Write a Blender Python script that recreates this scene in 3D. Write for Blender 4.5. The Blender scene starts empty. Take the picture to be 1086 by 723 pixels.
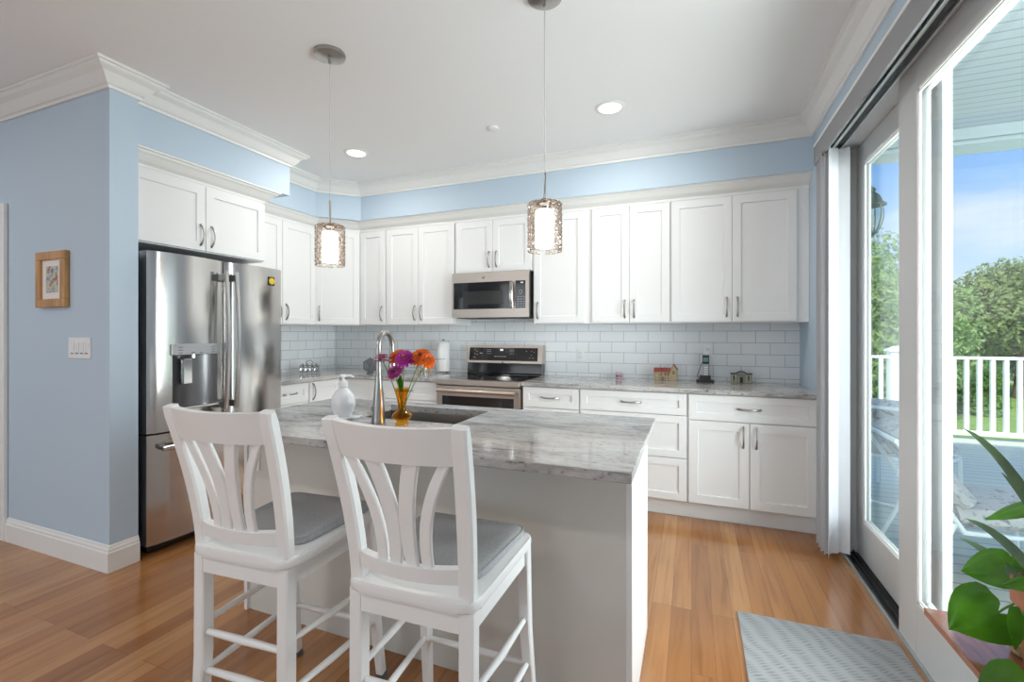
import bpy, bmesh, math, random
from mathutils import Vector, Matrix
random.seed(7)
PI = math.pi
S = bpy.context.scene
C = S.collection
# ------------------------------------------------------------------ camera
TH = 0.3744
CAMZ = 1.295
cd = bpy.data.cameras.new('camera'); cam = bpy.data.objects.new('camera', cd); C.objects.link(cam)
cam.location = (0, 0, CAMZ); cam.rotation_euler = (PI/2, 0, TH)
cd.sensor_width = 36; cd.lens = 36*484.6/1086; cd.shift_y = -7.9/1086; cd.clip_start = .02; cd.clip_end = 500
S.camera = cam
S.view_settings.view_transform = 'Standard'; S.view_settings.look = 'None'
S.view_settings.gamma = 1; S.view_settings.use_curve_mapping = False
S.view_settings.exposure = 0.34
# ------------------------------------------------------------------ world sky
W = bpy.data.worlds.new('sky'); S.world = W; W.use_nodes = True
nt = W.node_tree; nt.nodes.clear()
def N(nt, t, **kw):
    n = nt.nodes.new(t)
    for k, v in kw.items(): setattr(n, k, v)
    return n
tc = N(nt, 'ShaderNodeTexCoord'); sep = N(nt, 'ShaderNodeSeparateXYZ'); nt.links.new(tc.outputs['Generated'], sep.inputs[0])
rp = N(nt, 'ShaderNodeValToRGB'); nt.links.new(sep.outputs['Z'], rp.inputs[0])
rp.color_ramp.elements[0].position = 0.0; rp.color_ramp.elements[0].color = (.62, .70, .78, 1)
e = rp.color_ramp.elements.new(.10); e.color = (.48, .63, .80, 1)
e = rp.color_ramp.elements.new(.28); e.color = (.185, .40, .80, 1)
rp.color_ramp.elements[-1].position = .6; rp.color_ramp.elements[-1].color = (.12, .30, .70, 1)
mp = N(nt, 'ShaderNodeMapping'); mp.inputs['Scale'].default_value = (2.2, 2.2, 7); nt.links.new(tc.outputs['Generated'], mp.inputs[0])
nz = N(nt, 'ShaderNodeTexNoise'); nz.inputs['Scale'].default_value = 1.6; nz.inputs['Detail'].default_value = 6; nt.links.new(mp.outputs[0], nz.inputs[0])
cr = N(nt, 'ShaderNodeValToRGB'); nt.links.new(nz.outputs[0], cr.inputs[0])
cr.color_ramp.elements[0].position = .5; cr.color_ramp.elements[0].color = (0, 0, 0, 1)
cr.color_ramp.elements[1].position = .72; cr.color_ramp.elements[1].color = (.8, .8, .8, 1)
mx = N(nt, 'ShaderNodeMix', data_type='RGBA'); nt.links.new(cr.outputs[0], mx.inputs[0]); nt.links.new(rp.outputs[0], mx.inputs[6]); mx.inputs[7].default_value = (.74, .76, .78, 1)
bg = N(nt, 'ShaderNodeBackground'); nt.links.new(mx.outputs[2], bg.inputs[0]); bg.inputs[1].default_value = 1.1
ow = N(nt, 'ShaderNodeOutputWorld'); nt.links.new(bg.outputs[0], ow.inputs[0])
# ------------------------------------------------------------------ lights
def lamp(name, kind, loc, energy, rot=(0, 0, 0), col=(1, 1, 1), **kw):
    l = bpy.data.lights.new(name, kind); l.energy = energy; l.color = col
    for k, v in kw.items(): setattr(l, k, v)
    o = bpy.data.objects.new(name, l); o.location = loc; o.rotation_euler = rot; C.objects.link(o); return o
def aim(d): return Vector(d).to_track_quat('-Z', 'Y').to_euler()
lamp('sun', 'SUN', (0, 0, 20), 4.6, aim((.3, 1.0, -.95)), (1, .95, .86), angle=.02)
# daylight entering by the sliding door, and an unseen fill lamp added behind
lamp('daylight_sliding_door', 'AREA', (1.75, .8, 1.25), 172, aim((-1, -.02, .06)), (.95, .98, 1), shape='RECTANGLE', size=3.6, size_y=2.0, spread=2.3)
lamp('rear_fill_light', 'AREA', (-2.6, -3.9, 1.6), 34, aim((0, 1, -.02)), (.93, .97, 1), shape='RECTANGLE', size=4.2, size_y=2.0)
# ------------------------------------------------------------------ materials
MATS = {}
def base_mat(name):
    m = bpy.data.materials.new(name); m.use_nodes = True; MATS[name] = m
    return m, m.node_tree, m.node_tree.nodes['Principled BSDF']
def mat(name, col, rough=.5, metal=0, var=0, vscale=8, stretch=(1, 1, 1), bump=0, bscale=60, bstretch=None, coat=0, emit=None, es=0, spec=None, trans=0, sss=0, rvar=0):
    m, nt, b = base_mat(name)
    b.inputs['Base Color'].default_value = (*col, 1); b.inputs['Roughness'].default_value = rough; b.inputs['Metallic'].default_value = metal
    if coat: b.inputs['Coat Weight'].default_value = coat; b.inputs['Coat Roughness'].default_value = .08
    if spec is not None: b.inputs['Specular IOR Level'].default_value = spec
    if trans: b.inputs['Transmission Weight'].default_value = trans
    if emit: b.inputs['Emission Color'].default_value = (*emit, 1); b.inputs['Emission Strength'].default_value = es
    if var or bump or rvar:
        t = N(nt, 'ShaderNodeTexCoord')
    if var or rvar:
        p = N(nt, 'ShaderNodeMapping'); p.inputs['Scale'].default_value = stretch; nt.links.new(t.outputs['Object'], p.inputs[0])
        n = N(nt, 'ShaderNodeTexNoise'); n.inputs['Scale'].default_value = vscale; n.inputs['Detail'].default_value = 5; nt.links.new(p.outputs[0], n.inputs[0])
        if var:
            r = N(nt, 'ShaderNodeValToRGB'); nt.links.new(n.outputs[0], r.inputs[0])
            r.color_ramp.elements[0].position = .3; r.color_ramp.elements[1].position = .7
            r.color_ramp.elements[0].color = (*[max(0, c*(1-var)) for c in col], 1); r.color_ramp.elements[1].color = (*[min(1, c*(1+var)) for c in col], 1)
            nt.links.new(r.outputs[0], b.inputs['Base Color'])
        if rvar:
            q = N(nt, 'ShaderNodeMapRange'); q.inputs[3].default_value = rough-rvar; q.inputs[4].default_value = rough+rvar
            nt.links.new(n.outputs[0], q.inputs[0]); nt.links.new(q.outputs[0], b.inputs['Roughness'])
    if bump:
        p2 = N(nt, 'ShaderNodeMapping'); p2.inputs['Scale'].default_value = bstretch or (1, 1, 1); nt.links.new(t.outputs['Object'], p2.inputs[0])
        n2 = N(nt, 'ShaderNodeTexNoise'); n2.inputs['Scale'].default_value = bscale; n2.inputs['Detail'].default_value = 3; nt.links.new(p2.outputs[0], n2.inputs[0])
        bp = N(nt, 'ShaderNodeBump'); bp.inputs['Strength'].default_value = bump; bp.inputs['Distance'].default_value = .01
        nt.links.new(n2.outputs[0], bp.inputs['Height']); nt.links.new(bp.outputs[0], b.inputs['Normal'])
    return m
def ramp(nt, src, stops):
    r = N(nt, 'ShaderNodeValToRGB'); nt.links.new(src, r.inputs[0])
    el = r.color_ramp.elements
    el[0].position, el[0].color = stops[0][0], (*stops[0][1], 1); el[1].position, el[1].color = stops[-1][0], (*stops[-1][1], 1)
    for p, c in stops[1:-1]:
        x = el.new(p); x.color = (*c, 1)
    return r
def thin_glass(name, tint=(1, 1, 1), facing=.3, refl=1.0, bump=0, bscale=30, gcol=(1, 1, 1), rough=0.0):
    m = bpy.data.materials.new(name); m.use_nodes = True; nt = m.node_tree; nt.nodes.clear(); MATS[name] = m
    tr = N(nt, 'ShaderNodeBsdfTransparent'); tr.inputs[0].default_value = (*tint, 1)
    gl = N(nt, 'ShaderNodeBsdfGlossy'); gl.inputs['Color'].default_value = (*gcol, 1); gl.inputs['Roughness'].default_value = rough
    fr = N(nt, 'ShaderNodeLayerWeight'); fr.inputs['Blend'].default_value = .5
    pw = N(nt, 'ShaderNodeMath', operation='POWER'); pw.inputs[1].default_value = facing; nt.links.new(fr.outputs['Facing'], pw.inputs[0])
    mu = N(nt, 'ShaderNodeMath', operation='MULTIPLY_ADD'); mu.inputs[1].default_value = refl; mu.inputs[2].default_value = .03; nt.links.new(pw.outputs[0], mu.inputs[0])
    mi = N(nt, 'ShaderNodeMixShader'); nt.links.new(mu.outputs[0], mi.inputs[0]); nt.links.new(tr.outputs[0], mi.inputs[1]); nt.links.new(gl.outputs[0], mi.inputs[2])
    if bump:
        t = N(nt, 'ShaderNodeTexCoord'); v = N(nt, 'ShaderNodeTexVoronoi'); v.inputs['Scale'].default_value = bscale; nt.links.new(t.outputs['Object'], v.inputs[0])
        bp = N(nt, 'ShaderNodeBump'); bp.inputs['Strength'].default_value = bump; bp.inputs['Distance'].default_value = .02
        nt.links.new(v.outputs[0], bp.inputs['Height']); nt.links.new(bp.outputs[0], gl.inputs['Normal']); nt.links.new(bp.outputs[0], fr.inputs['Normal'])
    o = N(nt, 'ShaderNodeOutputMaterial'); nt.links.new(mi.outputs[0], o.inputs[0])
    return m
def emit_mat(name, col, s):
    m = bpy.data.materials.new(name); m.use_nodes = True; nt = m.node_tree; nt.nodes.clear(); MATS[name] = m
    e = N(nt, 'ShaderNodeEmission'); e.inputs[0].default_value = (*col, 1); e.inputs[1].default_value = s
    o = N(nt, 'ShaderNodeOutputMaterial'); nt.links.new(e.outputs[0], o.inputs[0]); return m

M_wall = mat('blue_wall_paint', (.52, .635, .745), .6, bump=.03, bscale=220)
M_ceil = mat('ceiling_paint', (.90, .90, .90), .8)
M_trim = mat('white_trim_paint', (.86, .86, .84), .4)
M_cab = mat('white_cabinet_paint', (.85, .85, .845), .32)
M_grey_panel = mat('island_panel_paint', (.69, .67, .625), .4)  # grey-beige paint, darkened further to carry the shade on this side
M_stool = mat('white_stool_paint', (.86, .86, .85), .3)
M_cush = mat('grey_seat_fabric', (.38, .38, .385), .85, var=.12, vscale=160, bump=.25, bscale=600)
M_nick = mat('satin_nickel', (.42, .40, .38), .28, 1)
M_chrome = mat('polished_chrome', (.6, .6, .6), .12, 1)
M_steel = mat('brushed_stainless', (.56, .545, .53), .24, 1, rvar=.05, vscale=3, stretch=(6, 6, 160))
M_fsteel = mat('fridge_stainless', (.60, .585, .57), .17, 1, rvar=.04, vscale=2, stretch=(60, 60, 1), bump=.012, bscale=5, bstretch=(1, 1, .7))
M_steel_w = mat('warm_brushed_stainless', (.58, .515, .46), .34, 1, rvar=.05, vscale=3, stretch=(2, 80, 120))
M_steel_d = mat('dark_steel', (.17, .17, .175), .32, .9)
M_sink = mat('sink_steel', (.42, .39, .36), .3, 1, rvar=.06, vscale=6)
M_black = mat('black_plastic', (.012, .012, .013), .4)
M_bglass = mat('black_glass', (.010, .010, .011), .06, coat=.6)
M_dwin = mat('oven_window_glass', (.035, .034, .033), .12)
M_mark = mat('pale_markings', (.55, .55, .56), .5)
M_dark = mat('dark_grey_metal', (.055, .055, .06), .4, .4)
M_ceram = mat('white_ceramic', (.83, .84, .86), .18, coat=.4)
M_paper = mat('white_paper', (.88, .88, .87), .9, bump=.2, bscale=150)
M_plate = mat('white_plastic', (.86, .86, .86), .35)
M_oakf = mat('oak_frame_wood', (.50, .27, .10), .4, var=.3, vscale=30, stretch=(1, 1, .15))
M_mat = mat('mat_board', (.82, .76, .74), .8)
M_felt = mat('grey_felt', (.12, .12, .125), .95)
M_glass = thin_glass('window_glass', (.955, .985, .975), 5, .7)
M_shade = thin_glass('hammered_glass', (.9, .9, .9), 2.0, .7, bump=.6, bscale=42, gcol=(1, .90, .84), rough=.08)
def shade_tint():
    nt = M_shade.node_tree; tr = [n for n in nt.nodes if n.type == 'BSDF_TRANSPARENT'][0]
    t = N(nt, 'ShaderNodeTexCoord'); v = N(nt, 'ShaderNodeTexVoronoi', feature='DISTANCE_TO_EDGE'); v.inputs['Scale'].default_value = 42; nt.links.new(t.outputs['Object'], v.inputs[0])
    r1 = ramp(nt, v.outputs[0], [(.0, (.62, .50, .42)), (.12, (.94, .90, .86)), (.3, (1, 1, .98))])  # refraction in the dimples and dark edges is put into the tint
    lw = N(nt, 'ShaderNodeLayerWeight'); lw.inputs[0].default_value = .5
    r2 = ramp(nt, lw.outputs['Facing'], [(.25, (1, 1, 1)), (.7, (.80, .74, .70)), (1, (.42, .36, .32))])
    m = N(nt, 'ShaderNodeMix', data_type='RGBA', blend_type='MULTIPLY'); m.inputs[0].default_value = 1
    nt.links.new(r1.outputs[0], m.inputs[6]); nt.links.new(r2.outputs[0], m.inputs[7]); nt.links.new(m.outputs[2], tr.inputs[0])
shade_tint()
M_bulb = emit_mat('frosted_lamp_glow', (1, .96, .90), 2.2)
M_lens = emit_mat('downlight_glow', (1, .97, .92), 3.5)
M_led = emit_mat('green_indicator', (.25, .9, .45), 1.0)
M_disp = emit_mat('display_digits', (.75, .85, .9), .9)
M_vase = None
M_brown = mat('reddish_brown_wood', (.26, .095, .055), .16, var=.25, vscale=14, stretch=(6, 1, 6), coat=.5)
M_terra = mat('terracotta', (.42, .17, .09), .7, var=.15, vscale=20)
M_soil = mat('potting_soil', (.03, .02, .014), 1, var=.4, vscale=90)
M_basket = mat('woven_rush', (.42, .30, .17), .8, var=.4, vscale=50, stretch=(1, 1, 6), bump=.6, bscale=120)
M_vane = mat('blind_vane_vinyl', (.72, .73, .75), .5)
M_val = mat('valance_vinyl', (.27, .27, .28), .5)
M_alu = mat('track_aluminium', (.62, .66, .66), .35, .8)
M_door = mat('shaded_white_door_vinyl', (.57, .57, .572), .35)  # white vinyl greyed, its backlit shade is put into the colour
M_track = mat('dark_track', (.035, .035, .038), .4, .3)
M_deckw = mat('white_porch_paint', (.88, .93, .90), .5)
M_lawn = mat('lawn_grass', (.20, .33, .055), .9, var=.3, vscale=9)
M_bark = mat('tree_bark', (.13, .085, .055), .9, var=.3, vscale=12)
M_patina = mat('green_patina_metal', (.10, .155, .12), .5, .5, var=.2, vscale=30)
M_roof = mat('far_roof_shingles', (.42, .33, .25), .9, var=.2, vscale=12)
M_siding = mat('far_house_siding', (.72, .68, .62), .8)
M_pat = None
# vase amber glass
M_vase = thin_glass('amber_glass', (.95, .70, .20), 3, .8, gcol=(1, .85, .5), rough=.03)

def tile_mat():
    m, nt, b = base_mat('white_subway_tile')
    t = N(nt, 'ShaderNodeTexCoord'); s = N(nt, 'ShaderNodeSeparateXYZ'); nt.links.new(t.outputs['Object'], s.inputs[0])
    ad = N(nt, 'ShaderNodeMath', operation='ADD'); nt.links.new(s.outputs[0], ad.inputs[0]); nt.links.new(s.outputs[1], ad.inputs[1])
    c = N(nt, 'ShaderNodeCombineXYZ'); nt.links.new(ad.outputs[0], c.inputs[0]); nt.links.new(s.outputs[2], c.inputs[1])
    br = N(nt, 'ShaderNodeTexBrick'); nt.links.new(c.outputs[0], br.inputs[0])
    br.inputs['Scale'].default_value = 1; br.inputs['Brick Width'].default_value = .2027; br.inputs['Row Height'].default_value = .0928
    br.inputs['Mortar Size'].default_value = .0016; br.inputs['Mortar Smooth'].default_value = .1; br.inputs['Bias'].default_value = 0
    br.inputs['Color1'].default_value = (.88, .90, .92, 1); br.inputs['Color2'].default_value = (.84, .87, .90, 1); br.inputs['Mortar'].default_value = (.33, .34, .36, 1)
    nt.links.new(br.outputs[0], b.inputs['Base Color']); b.inputs['Roughness'].default_value = .15
    bp = N(nt, 'ShaderNodeBump'); bp.invert = True; bp.inputs['Strength'].default_value = .35; bp.inputs['Distance'].default_value = .002
    nt.links.new(br.outputs['Fac'], bp.inputs['Height']); nt.links.new(bp.outputs[0], b.inputs['Normal'])
    return m
M_tile = tile_mat()
def floor_mat():
    m, nt, b = base_mat('oak_floor_boards')
    t = N(nt, 'ShaderNodeTexCoord'); s = N(nt, 'ShaderNodeSeparateXYZ'); nt.links.new(t.outputs['Object'], s.inputs[0])
    c = N(nt, 'ShaderNodeCombineXYZ'); nt.links.new(s.outputs[1], c.inputs[0]); nt.links.new(s.outputs[0], c.inputs[1])
    br = N(nt, 'ShaderNodeTexBrick'); nt.links.new(c.outputs[0], br.inputs[0]); br.offset = .37; br.offset_frequency = 3
    br.inputs['Scale'].default_value = 1; br.inputs['Brick Width'].default_value = 1.15; br.inputs['Row Height'].default_value = .088
    br.inputs['Mortar Size'].default_value = .0009; br.inputs['Mortar Smooth'].default_value = .2; br.inputs['Bias'].default_value = 0
    br.inputs['Color1'].default_value = (0, 0, 0, 1); br.inputs['Color2'].default_value = (1, 1, 1, 1); br.inputs['Mortar'].default_value = (.3, .3, .3, 1)
    r1 = ramp(nt, br.outputs[0], [(0, (.32, .130, .040)), (.35, (.38, .165, .056)), (.7, (.44, .20, .072)), (1, (.51, .255, .102))])
    p = N(nt, 'ShaderNodeMapping'); p.inputs['Scale'].default_value = (14, .9, 1); nt.links.new(t.outputs['Object'], p.inputs[0])
    n = N(nt, 'ShaderNodeTexNoise', noise_dimensions='4D'); n.inputs['Scale'].default_value = 2.4; n.inputs['Detail'].default_value = 7; n.inputs['Distortion'].default_value = .6
    nt.links.new(p.outputs[0], n.inputs[0])
    mw = N(nt, 'ShaderNodeMath', operation='MULTIPLY'); mw.inputs[1].default_value = 37; nt.links.new(br.outputs[0], mw.inputs[0]); nt.links.new(mw.outputs[0], n.inputs['W'])
    r2 = ramp(nt, n.outputs[0], [(.30, (.70, .66, .60)), (.5, (1, 1, 1)), (.7, (1.12, 1.1, 1.06))])
    mx = N(nt, 'ShaderNodeMix', data_type='RGBA', blend_type='MULTIPLY'); mx.inputs[0].default_value = .8
    nt.links.new(r1.outputs[0], mx.inputs[6]); nt.links.new(r2.outputs[0], mx.inputs[7])
    m2 = N(nt, 'ShaderNodeMix', data_type='RGBA'); nt.links.new(br.outputs['Fac'], m2.inputs[0]); nt.links.new(mx.outputs[2], m2.inputs[6]); m2.inputs[7].default_value = (.16, .075, .03, 1)
    nt.links.new(m2.outputs[2], b.inputs['Base Color']); b.inputs['Roughness'].default_value = .2
    b.inputs['Coat Weight'].default_value = .3; b.inputs['Coat Roughness'].default_value = .1
    return m
M_floor = floor_mat()
def granite(name, dirx, light=1.0):
    m, nt, b = base_mat(name)
    t = N(nt, 'ShaderNodeTexCoord')
    p = N(nt, 'ShaderNodeMapping'); p.inputs['Scale'].default_value = (2.0, 7, 7) if dirx else (7, 2.0, 7); p.inputs['Rotation'].default_value = (0, 0, .10); nt.links.new(t.outputs['Object'], p.inputs[0])
    n = N(nt, 'ShaderNodeTexNoise'); n.inputs['Scale'].default_value = 1.5; n.inputs['Detail'].default_value = 9; n.inputs['Roughness'].default_value = .66; n.inputs['Distortion'].default_value = .5; nt.links.new(p.outputs[0], n.inputs[0])
    r = ramp(nt, n.outputs[0], [(.30, (.13, .13, .135)), (.41, (.31, .305, .30)), (.50, (.47, .462, .458)), (.62, (.60, .595, .59)), (.72, (.46, .45, .44))])
    p2 = N(nt, 'ShaderNodeMapping'); p2.inputs['Scale'].default_value = (1, 2.6, 2) if dirx else (2.6, 1, 2); nt.links.new(t.outputs['Object'], p2.inputs[0])
    n2 = N(nt, 'ShaderNodeTexNoise'); n2.inputs['Scale'].default_value = 42; n2.inputs['Detail'].default_value = 4; nt.links.new(p2.outputs[0], n2.inputs[0])
    r2 = ramp(nt, n2.outputs[0], [(.28, (.06, .06, .065)), (.35, (.60, .60, .61)), (.44, (1, 1, 1))])
    mx = N(nt, 'ShaderNodeMix', data_type='RGBA', blend_type='MULTIPLY'); mx.inputs[0].default_value = .85
    nt.links.new(r.outputs[0], mx.inputs[6]); nt.links.new(r2.outputs[0], mx.inputs[7])
    n3 = N(nt, 'ShaderNodeTexNoise'); n3.inputs['Scale'].default_value = 2.2; nt.links.new(t.outputs['Object'], n3.inputs[0])
    r3 = ramp(nt, n3.outputs[0], [(.4, (1, 1, 1)), (.7, (1.0, .93, .88))])
    m3 = N(nt, 'ShaderNodeMix', data_type='RGBA', blend_type='MULTIPLY'); m3.inputs[0].default_value = .9
    nt.links.new(mx.outputs[2], m3.inputs[6]); nt.links.new(r3.outputs[0], m3.inputs[7])
    nt.links.new(m3.outputs[2], b.inputs['Base Color']); b.inputs['Roughness'].default_value = .08
    return m
M_gran = granite('grey_white_granite', True)
M_granY = granite('grey_white_granite_side', False)
def rug_mat():
    m, nt, b = base_mat('grey_ribbed_mat')
    t = N(nt, 'ShaderNodeTexCoord'); p = N(nt, 'ShaderNodeMapping'); p.inputs['Rotation'].default_value = (0, 0, 1.1); nt.links.new(t.outputs['Object'], p.inputs[0])
    n0 = N(nt, 'ShaderNodeTexNoise'); n0.inputs['Scale'].default_value = 3.0; nt.links.new(t.outputs['Object'], n0.inputs[0])
    w = N(nt, 'ShaderNodeTexWave', wave_type='BANDS', bands_direction='X'); w.inputs['Scale'].default_value = 22; w.inputs['Distortion'].default_value = 7; w.inputs['Detail'].default_value = 1; w.inputs['Detail Scale'].default_value = .6
    nt.links.new(p.outputs[0], w.inputs[0])
    w2 = N(nt, 'ShaderNodeTexWave', wave_type='BANDS', bands_direction='Y'); w2.inputs['Scale'].default_value = 5; w2.inputs['Distortion'].default_value = 5; w2.inputs['Detail Scale'].default_value = .8
    nt.links.new(p.outputs[0], w2.inputs[0])
    mu = N(nt, 'ShaderNodeMath', operation='MULTIPLY'); nt.links.new(w.outputs['Fac'], mu.inputs[0]); nt.links.new(w2.outputs['Fac'], mu.inputs[1])
    r = ramp(nt, mu.outputs[0], [(0, (.33, .335, .34)), (.5, (.28, .285, .29)), (1, (.20, .205, .21))])
    nt.links.new(r.outputs[0], b.inputs['Base Color']); b.inputs['Roughness'].default_value = .95
    bp = N(nt, 'ShaderNodeBump'); bp.inputs['Strength'].default_value = .6; bp.inputs['Distance'].default_value = .004; nt.links.new(mu.outputs[0], bp.inputs['Height']); nt.links.new(bp.outputs[0], b.inputs['Normal'])
    return m
M_rug = rug_mat()
def boards(name, c1, c2, width, gap, gapcol, rough=.6, axis=1, length=30):
    m, nt, b = base_mat(name)
    t = N(nt, 'ShaderNodeTexCoord'); s = N(nt, 'ShaderNodeSeparateXYZ'); nt.links.new(t.outputs['Object'], s.inputs[0])
    c = N(nt, 'ShaderNodeCombineXYZ'); nt.links.new(s.outputs[1-axis], c.inputs[0]); nt.links.new(s.outputs[axis], c.inputs[1])
    br = N(nt, 'ShaderNodeTexBrick'); nt.links.new(c.outputs[0], br.inputs[0])
    br.inputs['Scale'].default_value = 1; br.inputs['Brick Width'].default_value = length; br.inputs['Row Height'].default_value = width; br.inputs['Mortar Size'].default_value = gap; br.inputs['Bias'].default_value = 0
    br.inputs['Color1'].default_value = (*c1, 1); br.inputs['Color2'].default_value = (*c2, 1); br.inputs['Mortar'].default_value = (*gapcol, 1)
    nt.links.new(br.outputs[0], b.inputs['Base Color']); b.inputs['Roughness'].default_value = rough
    return m
M_deck = boards('deck_boards', (.58, .62, .51), (.54, .58, .47), .14, .006, (.20, .24, .21))
M_pceil = boards('porch_ceiling_boards', (.84, .86, .86), (.82, .84, .84), .085, .005, (.50, .52, .52))
def leaf_mat(name, c1, c2, scale=3, tl=.35, rough=.5, obj=True):
    m = bpy.data.materials.new(name); m.use_nodes = True; nt = m.node_tree; MATS[name] = m; b = nt.nodes['Principled BSDF']
    t = N(nt, 'ShaderNodeTexCoord'); n = N(nt, 'ShaderNodeTexNoise'); n.inputs['Scale'].default_value = scale; n.inputs['Detail'].default_value = 4; nt.links.new(t.outputs['Object'], n.inputs[0])
    r = ramp(nt, n.outputs[0], [(.35, c1), (.65, c2)])
    nt.links.new(r.outputs[0], b.inputs['Base Color']); b.inputs['Roughness'].default_value = rough
    tr = N(nt, 'ShaderNodeBsdfTranslucent'); nt.links.new(r.outputs[0], tr.inputs[0])
    mi = N(nt, 'ShaderNodeMixShader'); mi.inputs[0].default_value = tl
    nt.links.new(b.outputs[0], mi.inputs[1]); nt.links.new(tr.outputs[0], mi.inputs[2])
    nt.links.new(mi.outputs[0], nt.nodes['Material Output'].inputs[0]); return m
M_leaf = leaf_mat('houseplant_leaf', (.04, .15, .006), (.085, .27, .012), 14, .3, .45)
M_blade = leaf_mat('strap_leaf', (.035, .085, .035), (.06, .13, .045), 14, .2, .35)
M_tree1 = leaf_mat('light_tree_leaves', (.27, .42, .13), (.46, .60, .26), 1.2, .45)
M_tree2 = leaf_mat('mid_tree_leaves', (.17, .26, .08), (.38, .45, .17), .8, .4)
M_hedge = leaf_mat('hedge_leaves', (.12, .28, .06), (.28, .48, .12), 1.5, .4)
M_stem = mat('green_stem', (.12, .22, .05), .6)
def art_mat():
    m, nt, b = base_mat('picture_paint'); t = N(nt, 'ShaderNodeTexCoord')
    n = N(nt, 'ShaderNodeTexNoise'); n.inputs['Scale'].default_value = 22; n.inputs['Detail'].default_value = 3; nt.links.new(t.outputs['Object'], n.inputs[0])
    r = ramp(nt, n.outputs[0], [(.32, (.16, .19, .30)), (.44, (.42, .47, .50)), (.52, (.62, .58, .36)), (.60, (.30, .10, .12)), (.7, (.55, .55, .60))])
    nt.links.new(r.outputs[0], b.inputs['Base Color']); b.inputs['Roughness'].default_value = .7; return m
M_art = art_mat()
def pattern_mat():
    m, nt, b = base_mat('grey_botanical_fabric'); t = N(nt, 'ShaderNodeTexCoord')
    n = N(nt, 'ShaderNodeTexNoise'); n.inputs['Scale'].default_value = 16; n.inputs['Detail'].default_value = 3; n.inputs['Distortion'].default_value = 1.5; nt.links.new(t.outputs['Object'], n.inputs[0])
    r = ramp(nt, n.outputs[0], [(.36, (.20, .20, .20)), (.44, (.50, .49, .47)), (.6, (.56, .55, .53)), (.68, (.34, .34, .33))])
    nt.links.new(r.outputs[0], b.inputs['Base Color']); b.inputs['Roughness'].default_value = .9; return m
M_pat = pattern_mat()

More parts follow.
